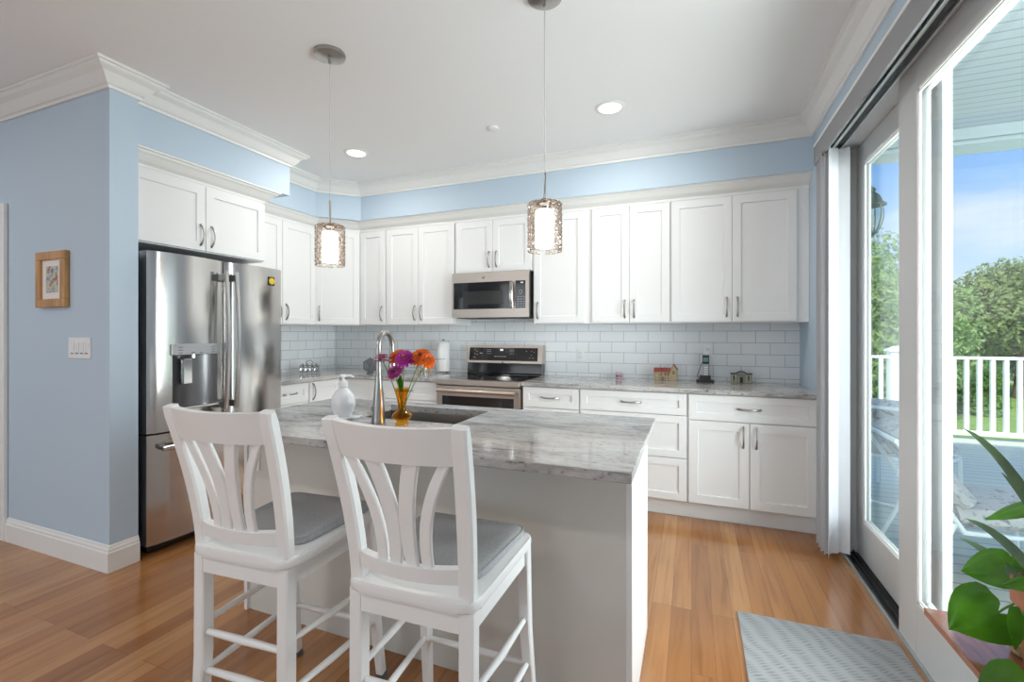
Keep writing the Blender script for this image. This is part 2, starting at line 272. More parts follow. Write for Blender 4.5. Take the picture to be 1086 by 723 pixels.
# ------------------------------------------------------------------ mesh helpers
ROOT = {}
class MB:
    def __init__(s): s.bm = bmesh.new()
    def box(s, x0, x1, y0, y1, z0, z1, bev=0, seg=2, m=None):
        v = [s.bm.verts.new((x, y, z)) for x in (x0, x1) for y in (y0, y1) for z in (z0, z1)]
        fs = [s.bm.faces.new([v[i] for i in q]) for q in ((0, 1, 3, 2), (4, 6, 7, 5), (0, 4, 5, 1), (2, 3, 7, 6), (0, 2, 6, 4), (1, 5, 7, 3))]
        if m is not None:
            for q in v: q.co = m @ q.co
        if bev:
            es = list({e for f in fs for e in f.edges})
            bmesh.ops.bevel(s.bm, geom=es, offset=bev, segments=seg, profile=.5, affect='EDGES')
        return s
    def ring_loft(s, rings, closed=True, cap=True):
        vs = [[s.bm.verts.new(p) for p in r] for r in rings]
        n = len(vs[0])
        for a, b in zip(vs, vs[1:]):
            for i in range(n if closed else n-1):
                j = (i+1) % n
                s.bm.faces.new((a[i], a[j], b[j], b[i]))
        if cap and closed:
            s.bm.faces.new(list(reversed(vs[0]))); s.bm.faces.new(vs[-1])
        return s
    def tube(s, pts, r, seg=10, cap=True, ry=None, up=None):
        pts = [Vector(p) for p in pts]; n = len(pts)
        rs = r if isinstance(r, (list, tuple)) else [r]*n
        rys = rs if ry is None else (ry if isinstance(ry, (list, tuple)) else [ry]*n)
        rings = []; u = None
        for i, p in enumerate(pts):
            t = (pts[min(i+1, n-1)]-pts[max(i-1, 0)]).normalized()
            if u is None:
                u = Vector(up) if up else (Vector((0, 0, 1)) if abs(t.z) < .9 else Vector((1, 0, 0)))
            u = (u-t*u.dot(t)).normalized(); w = t.cross(u)
            rings.append([p+u*math.cos(a)*rs[i]+w*math.sin(a)*rys[i] for a in [2*PI*k/seg for k in range(seg)]])
        return s.ring_loft(rings, True, cap)
    def bar(s, pts, w, h, up=(0, 0, 1), bev=0):      # rectangular section: w along (t x up), h along up
        pts = [Vector(p) for p in pts]; n = len(pts); rings = []
        for i, p in enumerate(pts):
            t = (pts[min(i+1, n-1)]-pts[max(i-1, 0)]).normalized()
            u = Vector(up[i] if isinstance(up, list) else up); u = (u-t*u.dot(t)).normalized(); sd = t.cross(u)
            ww = (w[i] if isinstance(w, (list, tuple)) else w)/2; hh = (h[i] if isinstance(h, (list, tuple)) else h)/2
            b = min(bev, ww*.9, hh*.9)
            if b > 0:
                q = [(-ww+b, -hh), (ww-b, -hh), (ww, -hh+b), (ww, hh-b), (ww-b, hh), (-ww+b, hh), (-ww, hh-b), (-ww, -hh+b)]
            else: q = [(-ww, -hh), (ww, -hh), (ww, hh), (-ww, hh)]
            rings.append([p+sd*a+u*c for a, c in q])
        return s.ring_loft(rings)
    def lathe(s, prof, c=(0, 0, 0), seg=24, cap=True, fn=None):
        rings = []
        for i, (r, z) in enumerate(prof):
            ring = []
            for k in range(seg):
                a = 2*PI*k/seg; rr = fn(r, z, a) if fn else r
                ring.append((c[0]+rr*math.cos(a), c[1]+rr*math.sin(a), c[2]+z))
            rings.append(ring)
        return s.ring_loft(rings, True, cap)
    def prism(s, poly, a0, a1, axis='z', bev=0):
        def P(p, a): return {'z': (p[0], p[1], a), 'y': (p[0], a, p[1]), 'x': (a, p[0], p[1])}[axis]
        r0 = [s.bm.verts.new(P(p, a0)) for p in poly]; r1 = [s.bm.verts.new(P(p, a1)) for p in poly]; n = len(poly)
        fs = [s.bm.faces.new(r0), s.bm.faces.new(r1)]
        for i in range(n): fs.append(s.bm.faces.new((r0[i], r0[(i+1) % n], r1[(i+1) % n], r1[i])))
        if bev:
            es = list({e for f in fs[:2] for e in f.edges})
            bmesh.ops.bevel(s.bm, geom=es, offset=bev, segments=2, profile=.5, affect='EDGES')
        return s
    def quad(s, a, b, c, d):
        s.bm.faces.new([s.bm.verts.new(p) for p in (a, b, c, d)]); return s
    def sweep(s, path, prof):                          # prof: closed list of (d to the right of travel, z)
        n = len(path); rings = []
        for i in range(n):
            p = Vector(path[i]).to_2d()
            def rn(a, b):
                t = (Vector(b)-Vector(a)).to_2d().normalized(); return Vector((t.y, -t.x))
            if i == 0: m = rn(path[0], path[1])
            elif i == n-1: m = rn(path[-2], path[-1])
            else:
                n1 = rn(path[i-1], path[i]); n2 = rn(path[i], path[i+1]); m = (n1+n2); m = m/(m.length_squared/2)
            rings.append([(p.x+m.x*d, p.y+m.y*d, z) for d, z in prof])
        return s.ring_loft(rings)
    def shaker(s, x0, x1, z0, z1, y=0, t=.02, f=.058, rec=.009, flat=False):   # front looks to -y, front plane at y, back at y+t
        b = s.bm
        def ring(x0, x1, z0, z1, yy): return [b.verts.new(p) for p in ((x0, yy, z0), (x1, yy, z0), (x1, yy, z1), (x0, yy, z1))]
        c = .0018
        R = [ring(x0, x1, z0, z1, y+t), ring(x0, x1, z0, z1, y+c), ring(x0+c, x1-c, z0+c, z1-c, y)]
        if not flat:
            f = min(f, (z1-z0)*.32)
            R += [ring(x0+f, x1-f, z0+f, z1-f, y), ring(x0+f+.002, x1-f-.002, z0+f+.002, z1-f-.002, y+rec)]
        for A, B in zip(R, R[1:]):
            for i in range(4): b.faces.new((A[i], A[(i+1) % 4], B[(i+1) % 4], B[i]))
        b.faces.new(R[-1]); b.faces.new(list(reversed(R[0])))
        return s
    def build(s, name, m, parent=None, smooth=False, origin=None, world=True, angle=40, split=True):
        bm = s.bm
        bmesh.ops.recalc_face_normals(bm, faces=bm.faces)
        if parent is not None and world and parent in ROOT:
            bmesh.ops.transform(bm, matrix=ROOT[parent].inverted(), verts=bm.verts)
        if origin is not None:
            bmesh.ops.translate(bm, verts=bm.verts, vec=-Vector(origin))
        me = bpy.data.meshes.new(name); bm.to_mesh(me); bm.free()
        for mm in (m if isinstance(m, (list, tuple)) else [m]): me.materials.append(mm)
        if smooth:
            for p in me.polygons: p.use_smooth = True
            if angle: me.set_sharp_from_angle(angle=math.radians(angle))
        o = bpy.data.objects.new(name, me); C.objects.link(o)
        if origin is not None: o.location = origin
        if parent is not None:
            o.parent = parent
            if parent in ROOT: ROOT[o] = ROOT[parent]
        return o
def tag(o, label=None, cat=None, group=None, kind=None):
    if label: o['label'] = label
    if cat: o['category'] = cat
    if group: o['group'] = group
    if kind: o['kind'] = kind
    return o
def thing(name, label, cat, loc=(0, 0, 0), rz=0, group=None):
    o = bpy.data.objects.new(name, None); C.objects.link(o); o.location = loc; o.rotation_euler = (0, 0, rz); o.empty_display_size = .1
    ROOT[o] = Matrix.Translation(loc) @ Matrix.Rotation(rz, 4, 'Z')
    return tag(o, label, cat, group)
def dup(root, loc, rz=None, label=None, group=None):
    r = root.copy(); C.objects.link(r); r.location = loc
    if rz is not None: r.rotation_euler = (0, 0, rz)
    if label: r['label'] = label
    if group: r['group'] = group
    for ch in list(root.children):
        c = ch.copy(); C.objects.link(c); c.parent = r
        for g in list(ch.children):
            d = g.copy(); C.objects.link(d); d.parent = c
    return r
def struct(name, mb, m, label=None, **kw):
    o = mb.build(name, m, **kw); o['kind'] = 'structure'
    return o
def bez(p0, p1, p2, n=12):
    p0, p1, p2 = Vector(p0), Vector(p1), Vector(p2)
    return [p0*(1-t)**2+p1*2*t*(1-t)+p2*t*t for t in [i/n for i in range(n+1)]]

# ------------------------------------------------------------------ room shell
RX = .765; BY = 4.04; LX = -3.72; CZ = 2.74; SY = 1.511; SX = -2.944; RY = -4.3; FX = -6.2
struct('floor', MB().box(FX, RX+.06, RY, BY+.15, -.12, 0), M_floor)
struct('ceiling', MB().box(FX-.15, RX+.2, RY-2.9, BY+.15, CZ, CZ+.2), M_ceil)  # slab extended past the rear wall, added to keep sun off the window
struct('wall_back', MB().box(LX-.15, RX+.2, BY, BY+.15, 0, CZ), M_wall)
struct('wall_left', MB().box(LX-.15, LX, SY+.139, BY, 0, CZ), M_wall)
struct('wall_partition', MB().box(FX, SX, SY, SY+.139, 0, CZ), M_wall)
struct('wall_far_left', MB().box(FX-.15, FX, RY, SY+.139, 0, CZ), M_wall)
wr = MB()                                              # unseen rear wall with one wide window added for daylight
wr.box(FX, -4.8, RY-.15, RY, 0, CZ).box(-.4, RX+.2, RY-.15, RY, 0, CZ).box(-4.8, -.4, RY-.15, RY, 0, .5).box(-4.8, -.4, RY-.15, RY, 2.45, CZ)
struct('wall_rear', wr, M_wall)
D0, D1, DH = 1.33, 3.275, 2.41                         # sliding door opening
w = MB().box(RX, RX+.2, D1, BY, 0, CZ).box(RX, RX+.2, RY, D0, 0, CZ).box(RX, RX+.2, D0, D1, DH, CZ)
struct('wall_right', w, M_wall)
# soffits over the cabinets
SB = 3.62; SL = -3.30
struct('wall_soffit_uppers', MB().prism([(LX, 2.76), (SL, 2.76), (SL, 3.33), (-3.01, SB), (RX, SB), (RX, BY), (LX, BY)], 2.40, CZ), M_wall)
struct('wall_soffit_fridge', MB().box(LX, -3.0, SY+.139, 2.76, 2.40, CZ), M_wall)
# ceiling crown, baseboards
cp = [(0, CZ), (0, 2.628), (.012, 2.628), (.014, 2.643), (.024, 2.648), (.036, 2.662), (.058, 2.694), (.082, 2.708), (.09, 2.716), (.092, 2.724), (.104, 2.727), (.104, CZ)]
struct('trim_1', MB().sweep([(FX, SY), (SX, SY), (SX, SY+.139), (-3.0, SY+.139), (-3.0, 2.76), (SL, 2.76), (SL, 3.33), (-3.01, SB), (RX, SB), (RX, RY)], cp), M_trim)
bp = [(0, 0), (.016, 0), (.016, .105), (.012, .112), (.012, .122), (.007, .132), (.005, .142), (0, .144)]
struct('baseboard_partition', MB().sweep([(-3.985, SY), (SX, SY), (SX, SY+.139)], bp), M_trim)
struct('baseboard_rear', MB().sweep([(RX, D0-.1), (RX, RY), (FX, RY), (FX, SY), (-4.99, SY)], bp), M_trim)
# white door in the partition, at the far left
dr = thing('door_1', 'white panel door with dark hinges at the left edge', 'door', (-4.44, SY, 0)); dr['kind'] = 'structure'
del dr['label']; del dr['category']
MB().box(-4.04, -3.985, SY-.022, SY-.001, 0, 2.05, .004).box(-4.99, -4.935, SY-.022, SY-.001, 0, 2.05, .004).box(-4.99, -3.985, SY-.022, SY-.001, 2.05, 2.11, .004).build('door_casing', M_trim, dr)
dd = MB()
dd.shaker(-4.932, -4.043, .01, 2.045, SY-.012, .011, .11, .004)
dd.build('door_leaf', M_cab, dr)
for z in (.35, 1.15, 1.78): MB().box(-4.055, -4.04, SY-.028, SY-.012, z-.045, z+.045, .002).build('hinge', M_steel_d, dr)
# unseen rear window of the living area, added to let daylight in
wn = thing('window_1', '', '', (-2.6, RY, .5)); wn['kind'] = 'structure'
del_l = [wn.pop(k) for k in ('label', 'category') if k in wn]
wf = MB().box(-4.8, -.4, RY-.1, RY-.03, .5, .56).box(-4.8, -.4, RY-.1, RY-.03, 2.39, 2.45)
for x in (-4.8, -3.36, -1.9, -.46): wf.box(x, x+.06, RY-.1, RY-.03, .56, 2.39)
wf.build('window_frame', M_trim, wn)
MB().box(-4.74, -.46, RY-.07, RY-.065, .56, 2.39).build('window_pane', M_glass, wn)
# backsplash tile: rows count down from the cabinet underside
def splash(name, x0, x1, y0, y1, org):
    mb = MB(); mb.box(x0, x1, y0, y1, .914, 1.376)
    o = struct(name, mb, M_tile, origin=org); return o
splash('trim_2', LX, RX, BY-.008, BY, (-.352-.2027*30+.0, BY, 1.315-.0928*20))
splash('trim_3', LX, LX+.008, 2.62, BY-.008, (LX, BY-.2027*30-.11, 1.315-.0928*20))
o_ = struct('trim_6', MB().box(-2.02, -1.27, BY-.008, BY, 1.376, 1.5), M_tile, origin=(-.352-.2027*30, BY, 1.315-.0928*20))
# LX, LX+.008, 2.62, BY-.008, (LX, BY-.2027*30-.11, 1.315-.0928*20))
# ------------------------------------------------------------------ sliding door
sd = bpy.data.objects.new('door_2', None); C.objects.link(sd); sd.location = (.88, 2.3, 0); sd['kind'] = 'structure'; ROOT[sd] = Matrix.Translation((.88, 2.3, 0))
fr = MB().box(RX+.005, RX+.2, D1-.05, D1, 0, DH).box(RX+.005, RX+.2, D0, D0+.05, 0, DH).box(RX+.005, RX+.2, D0, D1, DH-.035, DH)
fr.box(RX-.005, RX+.012, D1-.012, D1+.03, 0, DH+.03)
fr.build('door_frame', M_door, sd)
MB().box(RX+.055, RX+.20, D0+.05, D1-.05, -.02, .012).box(RX+.05, RX+.064, D0+.05, D1-.05, .0, .022).build('threshold', M_alu, sd)
tk = MB()
for x in (.842, .868, .893): tk.box(x-.012, x+.012, D0+.05, D1-.05, .012, .016)
for x in (.829, .855, .881, .905): tk.box(x-.002, x+.002, D0+.05, D1-.05, .012, .03)
tk.build('track', M_track, sd)
def panel(name, x, y0, y1, t=.04, z0=.024, z1=2.372, st=.165, rb=.21, rt=.115, stn=None):
    stn = stn or st
    f = MB().box(x-t/2, x+t/2, y1-st, y1, z0, z1, .002).box(x-t/2, x+t/2, y0, y0+stn, z0, z1, .002)
    f.box(x-t/2, x+t/2, y0+stn, y1-st, z0, z0+rb, .002).box(x-t/2, x+t/2, y0+stn, y1-st, z1-rt, z1, .002)
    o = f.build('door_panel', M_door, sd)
    bd = MB(); a0, a1, b0, b1 = y0+stn, y1-st, z0+rb, z1-rt
    for sx in (-1, 1):
        xx = x+sx*(t/2-.006)
        for dd_ in (0, .012):
            r = .012
            bd.box(xx-.004+dd_*.2, xx+.004, a0+dd_, a1-dd_, b0+dd_, b0+dd_+r*.6).box(xx-.004, xx+.004, a0+dd_, a1-dd_, b1-dd_-r*.6, b1-dd_).box(xx-.004, xx+.004, a0+dd_, a0+dd_+r*.6, b0, b1).box(xx-.004, xx+.004, a1-dd_-r*.6, a1-dd_, b0, b1)
    bd.build('glazing_bead', M_trim, o)
    MB().box(x-.004, x+.004, a0-.005, a1+.005, b0-.005, b1+.005).build('glass_pane', M_glass, o)
    return o
panel('far', .915, 2.245, D1-.045, t=.032, st=.115, stn=.19)
panel('near', .845, D0+.05, 2.425, st=.165)
# ------------------------------------------------------------------ vertical blind: valance, headrail, stacked vanes
vb = thing('vertical_blind', 'grey valance and stacked white vanes hung above the sliding glass door', 'blind', (.74, 2.2, 2.33))
MB().box(.700, .713, .2, 3.29, 2.325, 2.437, .002).box(.700, .764, 3.277, 3.29, 2.325, 2.437, .002).build('valance', M_val, vb)
MB().box(.697, .764, .2, 3.292, 2.437, 2.452, .003).build('valance_cap', M_trim, vb)
hr = MB().box(.722, .736, .2, 3.27, 2.36, 2.41).box(.752, .762, .2, 3.27, 2.36, 2.41).box(.722, .762, .2, 3.27, 2.405, 2.418).box(.770, .778, .2, 3.2, 2.39, 2.402).box(.800, .806, .2, 3.2, 2.36, 2.40)
hr.build('headrail', M_alu, vb)
MB().box(.737, .751, .2, 3.27, 2.372, 2.40).box(.779, .799, .2, 3.2, 2.372, 2.40).build('track_slot', M_track, vb)
def vane(cx, cy, ang, z0=.035, z1=2.36, w=.089):
    mb = MB(); rings = []
    d = Vector((math.cos(ang), math.sin(ang), 0)); n = Vector((-d.y, d.x, 0))
    prof = []
    for k in range(9):
        u = -1+2*k/8; prof.append(d*(u*w/2)+n*(.008*(1-u*u)))
    prof2 = [p+n*.0012 for p in reversed(prof)]
    rg = prof+prof2
    for z in (z0, z1): rings.append([Vector((cx, cy, z))+p for p in rg])
    mb.ring_loft(rings); o = mb.build('vane', M_vane, vb, smooth=True, angle=50)
for i, (cx, cy, a) in enumerate([(.743, 3.235, .10), (.745, 3.205, .25), (.742, 3.18, .12), (.744, 3.155, .22), (.738, 3.13, .30), (.744, 3.10, .5), (.735, 3.075, 1.15), (.80, 3.22, .1), (.802, 3.19, -.15), (.80, 3.165, .1), (.797, 3.135, -.2)]):
    vane(cx, cy, a)
# ------------------------------------------------------------------ cabinets
def pull(parent, c, L=.135, axis='z', face=-1):
    """arched bow pull; local to a front looking to -y, centre c on the front plane"""
    mb = MB(); pts = []; rs = []; ry = []
    n = 14
    for i in range(n+1):
        t = i/n; a = (t-.5)*L; out = .030*math.sin(PI*t)**.65
        p = (c[0], c[1]-out-.002, c[2]+a) if axis == 'z' else (c[0]+a, c[1]-out-.002, c[2])
        pts.append(p); q = abs(2*t-1); rs.append(.0036+.0022*q**2); ry.append(.0055+.003*q**3)
    mb.tube(pts, rs, 8, up=(0, -1, 0), ry=ry)
    for s_ in (-.5, .5):
        p = (c[0], c[1], c[2]+s_*L) if axis == 'z' else (c[0]+s_*L, c[1], c[2])
        q = (p[0], p[1]-.006, p[2]); mb.tube([p, q], [.0085, .0065], 10, up=(1, 0, 0))
    o = mb.build('handle', M_nick, parent, smooth=True, world=False); return o
def cabinet(name, label, loc, rz, body, doors=(), drawers=(), depth=.61, group=None, plinth=None, crown=False, cat='kitchen cabinet', extra=None):
    """local frame: x to the right, front looks to -y with carcass front at y=0"""
    t = thing(name, label, cat, loc, rz, group)
    x0, x1, z0, z1 = body
    b = MB().box(x0, x1, 0, depth, z0, z1, .001)
    if plinth: b.box(x0, x1, plinth, depth, 0, z0)
    b.build('carcass', M_cab, t, world=False)
    for (a, b_, c, d, hx, hz) in doors:
        o = MB().shaker(a, b_, c, d, -.021).build('door', M_cab, t, world=False)
        if hx is not None: pull(o, (hx, -.021, hz))
    for (a, b_, c, d, hx) in drawers:
        o = MB().shaker(a, b_, c, d, -.021, f=.05).build('drawer', M_cab, t, world=False)
        if hx is not None: pull(o, (hx, -.021, (c+d)/2), axis='x')
    return t
UY = 3.73; UB = 1.376; UT = 2.40; DT = 2.305; g = .0025
def upper(label, x0, x1, cuts, hs, zb=UB, zh=None, depth=BY-UY-.001, edge=(.012, .012)):
    zh = zh or zb+.115
    doors = []; xs = [x0+edge[0]]+list(cuts)+[x1-edge[1]]
    for i in range(len(xs)-1):
        a, b = xs[i]+(g/2 if i else 0), xs[i+1]-(g/2 if i < len(xs)-2 else 0)
        hx = (b-.035) if hs[i] == 'r' else (a+.035)
        doors.append((a, b, zb+.008, DT, hx, zh))
    # local x = world x - (x0+x1)/2
    cx = (x0+x1)/2
    doors = [(a-cx, b-cx, c, d, h-cx, z) for a, b, c, d, h, z in doors]
    return cabinet('upper_cabinet', label, (cx, UY, 0), 0, (x0-cx, x1-cx, zb, UT-.07), doors, depth=depth, group='white upper wall cabinets')
upper('narrow single-door white upper cabinet beside the diagonal corner cabinet', -3.105, -2.785, [], ['r'])
upper('white two-door upper cabinet just left of the microwave', -2.785, -2.022, [-2.416], ['r', 'l'])
upper('short white two-door cabinet directly above the microwave', -2.022, -1.268, [-1.642], ['r', 'l'], zb=1.835, zh=1.955)
upper('single-door white upper cabinet just right of the microwave', -1.268, -.778, [], ['l'], edge=(.012, .04))
upper('narrower two-door white upper cabinet above the small house ornament', -.778, -.148, [-.458], ['r', 'l'], edge=(.022, .008))
upper('widest two-door white upper cabinet at the right end by the blue wall', -.148, RX-.001, [.277], ['r', 'l'], edge=(.006, .076))
# left wall uppers and diagonal corner
cl = cabinet('upper_cabinet', 'white upper cabinet on the left wall beside the fridge', (-3.41, 3.06, 0), PI/2, (-.37, .37, UB, UT-.07),
        [(-.36, -.022, UB+.008, DT, -.057, UB+.115), (-.018, .362, UB+.008, DT, .02, UB+.115)], depth=.309, group='white upper wall cabinets')
dg = thing('upper_cabinet', 'diagonal white upper cabinet in the room corner behind the left pendant', 'kitchen cabinet', (-3.2575, 3.5775, 0), 0, 'white upper wall cabinets')
dgb = MB().prism([(LX+.001, 3.432), (-3.411, 3.432), (-3.107, 3.731), (-3.107, BY-.001), (LX+.001, BY-.001)], UB, UT-.07); dgb.build('carcass', M_cab, dg)
do = MB().shaker(-.205, .205, UB+.008, DT, -.021).build('door', M_cab, dg, world=False); hd = pull(do, (-.168, -.021, UB+.115))
for o_ in (do, hd): o_.data.transform(Matrix.Rotation(PI/4, 4, 'Z'))
# crown over the uppers, running into the room corner
cc = [(0, UT), (0, 2.312), (.006, 2.312), (.010, 2.330), (.020, 2.336), (.045, 2.352), (.072, 2.378), (.085, 2.386), (.087, 2.394), (.100, 2.396), (.100, UT)]
struct('trim_4', MB().sweep([(-3.41, 2.765), (-3.41, 3.434), (-3.108, 3.731), (RX-.001, 3.731)], cc), M_trim)
# cabinet over the fridge
of = cabinet('fridge_cabinet', 'white two-door cabinet above the stainless fridge', (-3.08, 2.14, 0), PI/2, (-.485, .445, 1.845, 2.34),
        [(-.475, -.022, 1.852, 2.285, -.055, 1.955), (-.018, .44, 1.852, 2.285, .02, 1.955)], depth=.635)
MB().sweep([(-3.08, 1.652), (-3.08, 2.585), (-3.70, 2.585)], [(0, 2.395), (0, 2.30), (.006, 2.30), (.010, 2.315), (.03, 2.330), (.06, 2.362), (.072, 2.370), (.076, 2.382), (.09, 2.385), (.09, 2.395)]).build('crown_moulding', M_trim, of)
# base cabinets on the back wall
KY = 3.421; KB = .118; KT = .883
def basec(label, x0, x1, doors, drawers):
    cx = (x0+x1)/2
    return cabinet('base_cabinet', label, (cx, KY, 0), 0, (x0-cx, x1-cx, KB, KT), [(a-cx, b-cx, c, d, None if h is None else h-cx, z) for a, b, c, d, h, z in doors],
        [(a-cx, b-cx, c, d, h-cx) for a, b, c, d, h in drawers], depth=BY-KY-.002, plinth=.045, group='white base cabinets')
basec('white base cabinet with one drawer right of the range', -1.250, -.79, [(-1.243, -.797, .125, .71, -1.205, .6)], [(-1.243, -.797, .718, .875, -1.02)])
basec('white base cabinet with a stack of wide drawers behind the island end', -.79, -.025, [], [(-.783, -.032, .724, .875, -.41), (-.783, -.032, .425, .718, -.41), (-.783, -.032, .126, .419, -.41)])
basec('white base cabinet with wide drawer over two doors at the right wall', -.025, RX-.002, [(-.018, .357, .126, .695, .32, .60), (.361, .745, .126, .695, .398, .60)], [(-.018, .745, .702, .875, .357)])
basec('white base cabinet with one wide drawer left of the range', -2.66, -2.022, [(-2.653, -2.345, .125, .71, -2.38, .6), (-2.341, -2.029, .125, .71, -2.305, .6)], [(-2.653, -2.029, .718, .875, -2.34)])
lb = cabinet('base_cabinet', 'white base cabinet with drawer on the left wall next to the fridge', (-3.09, 2.83, 0), PI/2, (-.2, .2, KB, KT), [(-.193, .193, .125, .71, .16, .6)], [(-.193, .193, .718, .875, 0)], depth=.628, plinth=.045, group='white base cabinets')
cb = thing('base_cabinet', 'white corner base cabinet with folding doors where the two worktops meet', 'kitchen cabinet', (-3.09, KY, 0), 0, 'white base cabinets')
MB().prism([(LX+.002, 3.032), (-3.09, 3.032), (-3.09, KY), (-2.662, KY), (-2.662, BY-.002), (LX+.002, BY-.002)], KB, KT).prism([(LX+.002, 3.032), (-3.135, 3.032), (-3.135, KY+.045), (-2.662, KY+.045), (-2.662, BY-.002), (LX+.002, BY-.002)], 0, KB).build('carcass', M_cab, cb)
d1 = MB().shaker(.024, .424, .125, .875, -.021).build('door', M_cab, cb, world=False)
mb = MB().shaker(-.386, -.024, .125, .875, -.021); bmesh.ops.rotate(mb.bm, verts=mb.bm.verts, cent=(0, 0, 0), matrix=Matrix.Rotation(PI/2, 3, 'Z'))
d2 = mb.build('door', M_cab, cb, world=False)
h = pull(d2, (-.35, -.021, .79)); h.data.transform(Matrix.Rotation(PI/2, 4, 'Z'))
# worktops
tag(MB().box(-1.253, RX-.002, 3.375, BY-.009, .884, .914, .003).build('worktop', M_gran, origin=(-.24, 3.7, .884)), 'grey granite worktop running from the range to the right wall', 'worktop')
tag(MB().prism([(LX+.009, 2.63), (-3.045, 2.63), (-3.045, 3.375), (-2.017, 3.375), (-2.017, BY-.009), (LX+.009, BY-.009)], .884, .914, bev=.003).build('worktop', M_granY, origin=(-3.2, 3.5, .884)), 'L-shaped grey granite worktop in the far left corner', 'worktop')
# ------------------------------------------------------------------ island
IX0, IX1, IY0, IY1 = -1.97, -.152, 1.277, 2.155
isl = thing('kitchen_island', 'white kitchen island with grey back panel behind the two stools', 'island', (-1.07, 1.8, 0))
SKX0, SKX1, SKY0, SKY1 = -1.50, -.925, 1.70, 2.045
bd = MB().box(IX0+.012, IX0+.032, 1.538, 2.09, 0, .883, .002)
bd.box(-1.935, SKX0-.03, 1.575, 2.085, .1, .883).box(SKX1+.03, -.2005, 1.575, 2.085, .1, .883).box(SKX0-.03, SKX1+.03, 1.575, 2.085, .1, .62)
bd.box(-1.935, -.2005, 1.575, 2.03, 0, .1)
bd.build('carcass', M_cab, isl)
tag(MB().box(IX0+.02, -.2005, 1.553, 1.573, 0, .883, .001).build('back_panel', M_grey_panel, isl), 'grey-beige back panel')
MB().box(-.200, -.181, 1.538, 2.09, 0, .883, .0015).build('end_panel', M_cab, isl)
for a, b in ((-1.93, -1.36), (-1.355, -.785), (-.78, -.205)):
    mb = MB().shaker(-b, -a, .12, .87, -2.106); bmesh.ops.rotate(mb.bm, verts=mb.bm.verts, cent=(0, 0, 0), matrix=Matrix.Rotation(PI, 3, 'Z')); o = mb.build('door', M_cab, isl)
ot = MB().box(-1.94, -1.87, 1.5465, 1.553, .655, .77, .002).build('outlet', M_plate, isl)
MB().box(-1.92, -1.89, 1.5455, 1.548, .675, .705, .002).box(-1.92, -1.89, 1.5455, 1.548, .72, .75, .002).build('socket_face', M_mark, ot)
it = MB(); b = it.bm
def ringrect(x0, x1, y0, y1, z): return [b.verts.new(p) for p in ((x0, y0, z), (x1, y0, z), (x1, y1, z), (x0, y1, z))]
cdz = .0025
R = [ringrect(SKX0, SKX1, SKY0, SKY1, .884), ringrect(IX0+cdz, IX1-cdz, IY0+cdz, IY1-cdz, .884), ringrect(IX0, IX1, IY0, IY1, .8865), ringrect(IX0, IX1, IY0, IY1, .9115), ringrect(IX0+cdz, IX1-cdz, IY0+cdz, IY1-cdz, .914), ringrect(SKX0, SKX1, SKY0, SKY1, .914)]
R.append(R[0])
for A, B in zip(R, R[1:]):
    for i in range(4): b.faces.new((A[i], A[(i+1) % 4], B[(i+1) % 4], B[i]))
tag(it.build('island_worktop', M_gran, origin=(-1.07, 1.72, .884)), 'grey and white granite worktop with sink cut-out on the island', 'worktop')
sk = thing('kitchen_sink', 'undermounted stainless sink set into the island worktop', 'sink', (-1.21, 1.87, .66))
s0 = MB(); b = s0.bm
e_ = .006
R = [ringrect(SKX0-.02, SKX1+.02, SKY0-.02, SKY1+.02, .8835), ringrect(SKX0-e_, SKX1+e_, SKY0-e_, SKY1+e_, .8835), ringrect(SKX0+.004, SKX1-.004, SKY0+.004, SKY1-.004, .70), ringrect(SKX0+.03, SKX1-.03, SKY0+.03, SKY1-.03, .675)]
for A, B in zip(R, R[1:]):
    for i in range(4): b.faces.new((A[i], A[(i+1) % 4], B[(i+1) % 4], B[i]))
b.faces.new(R[-1]); s0.build('bowl', M_sink, sk)
MB().lathe([(.045, 0), (.045, .004), (.03, .005), (.022, .002)], (-1.21, 1.90, .6755), 20).build('drain', M_chrome, sk, smooth=True)
# faucet
fx, fy = -1.25, 1.615
fa = thing('kitchen_faucet', 'tall brushed nickel pull-down faucet standing behind the amber vase', 'faucet', (fx, fy, .914))
MB().lathe([(.029, .0005), (.029, .008), (.0275, .02), (.0265, .05), (.0245, .09), (.020, .13), (.0165, .17), (.0145, .20)], (fx, fy, .914), 24).build('body', M_nick, fa, smooth=True)
path = [(fx, fy, 1.11), (fx, fy, 1.20)]
R_ = .068
for k in range(0, 17):
    a = PI-PI*k/16
    path.append((fx+(R_+R_*math.cos(a))*-.2, fy+(R_+R_*math.cos(a))*.98, 1.232+R_*math.sin(a)))
path += [(fx+2*R_*-.2, fy+2*R_*.98, 1.19)]
MB().tube(path, .0125, 14).build('spout', M_nick, fa, smooth=True)
ex, ey = fx+2*R_*-.2, fy+2*R_*.98
MB().lathe([(.0125, 0), (.0155, -.008), (.017, -.05), (.019, -.085), (.017, -.092), (.010, -.092)], (ex, ey, 1.195), 20).build('spray_head', M_nick, fa, smooth=True)
hl = MB().tube([(fx, fy+.0, .965), (fx-.045, fy+.03, .965), (fx-.055, fy+.036, .965)], [.015, .016, .012], 14).build('valve', M_steel_d, fa, smooth=True)
MB().tube([(fx-.042, fy+.027, .975), (fx-.038, fy+.045, 1.0), (fx-.028, fy+.07, 1.03)], [.006, .0055, .006], 8).build('lever', M_nick, fa, smooth=True)
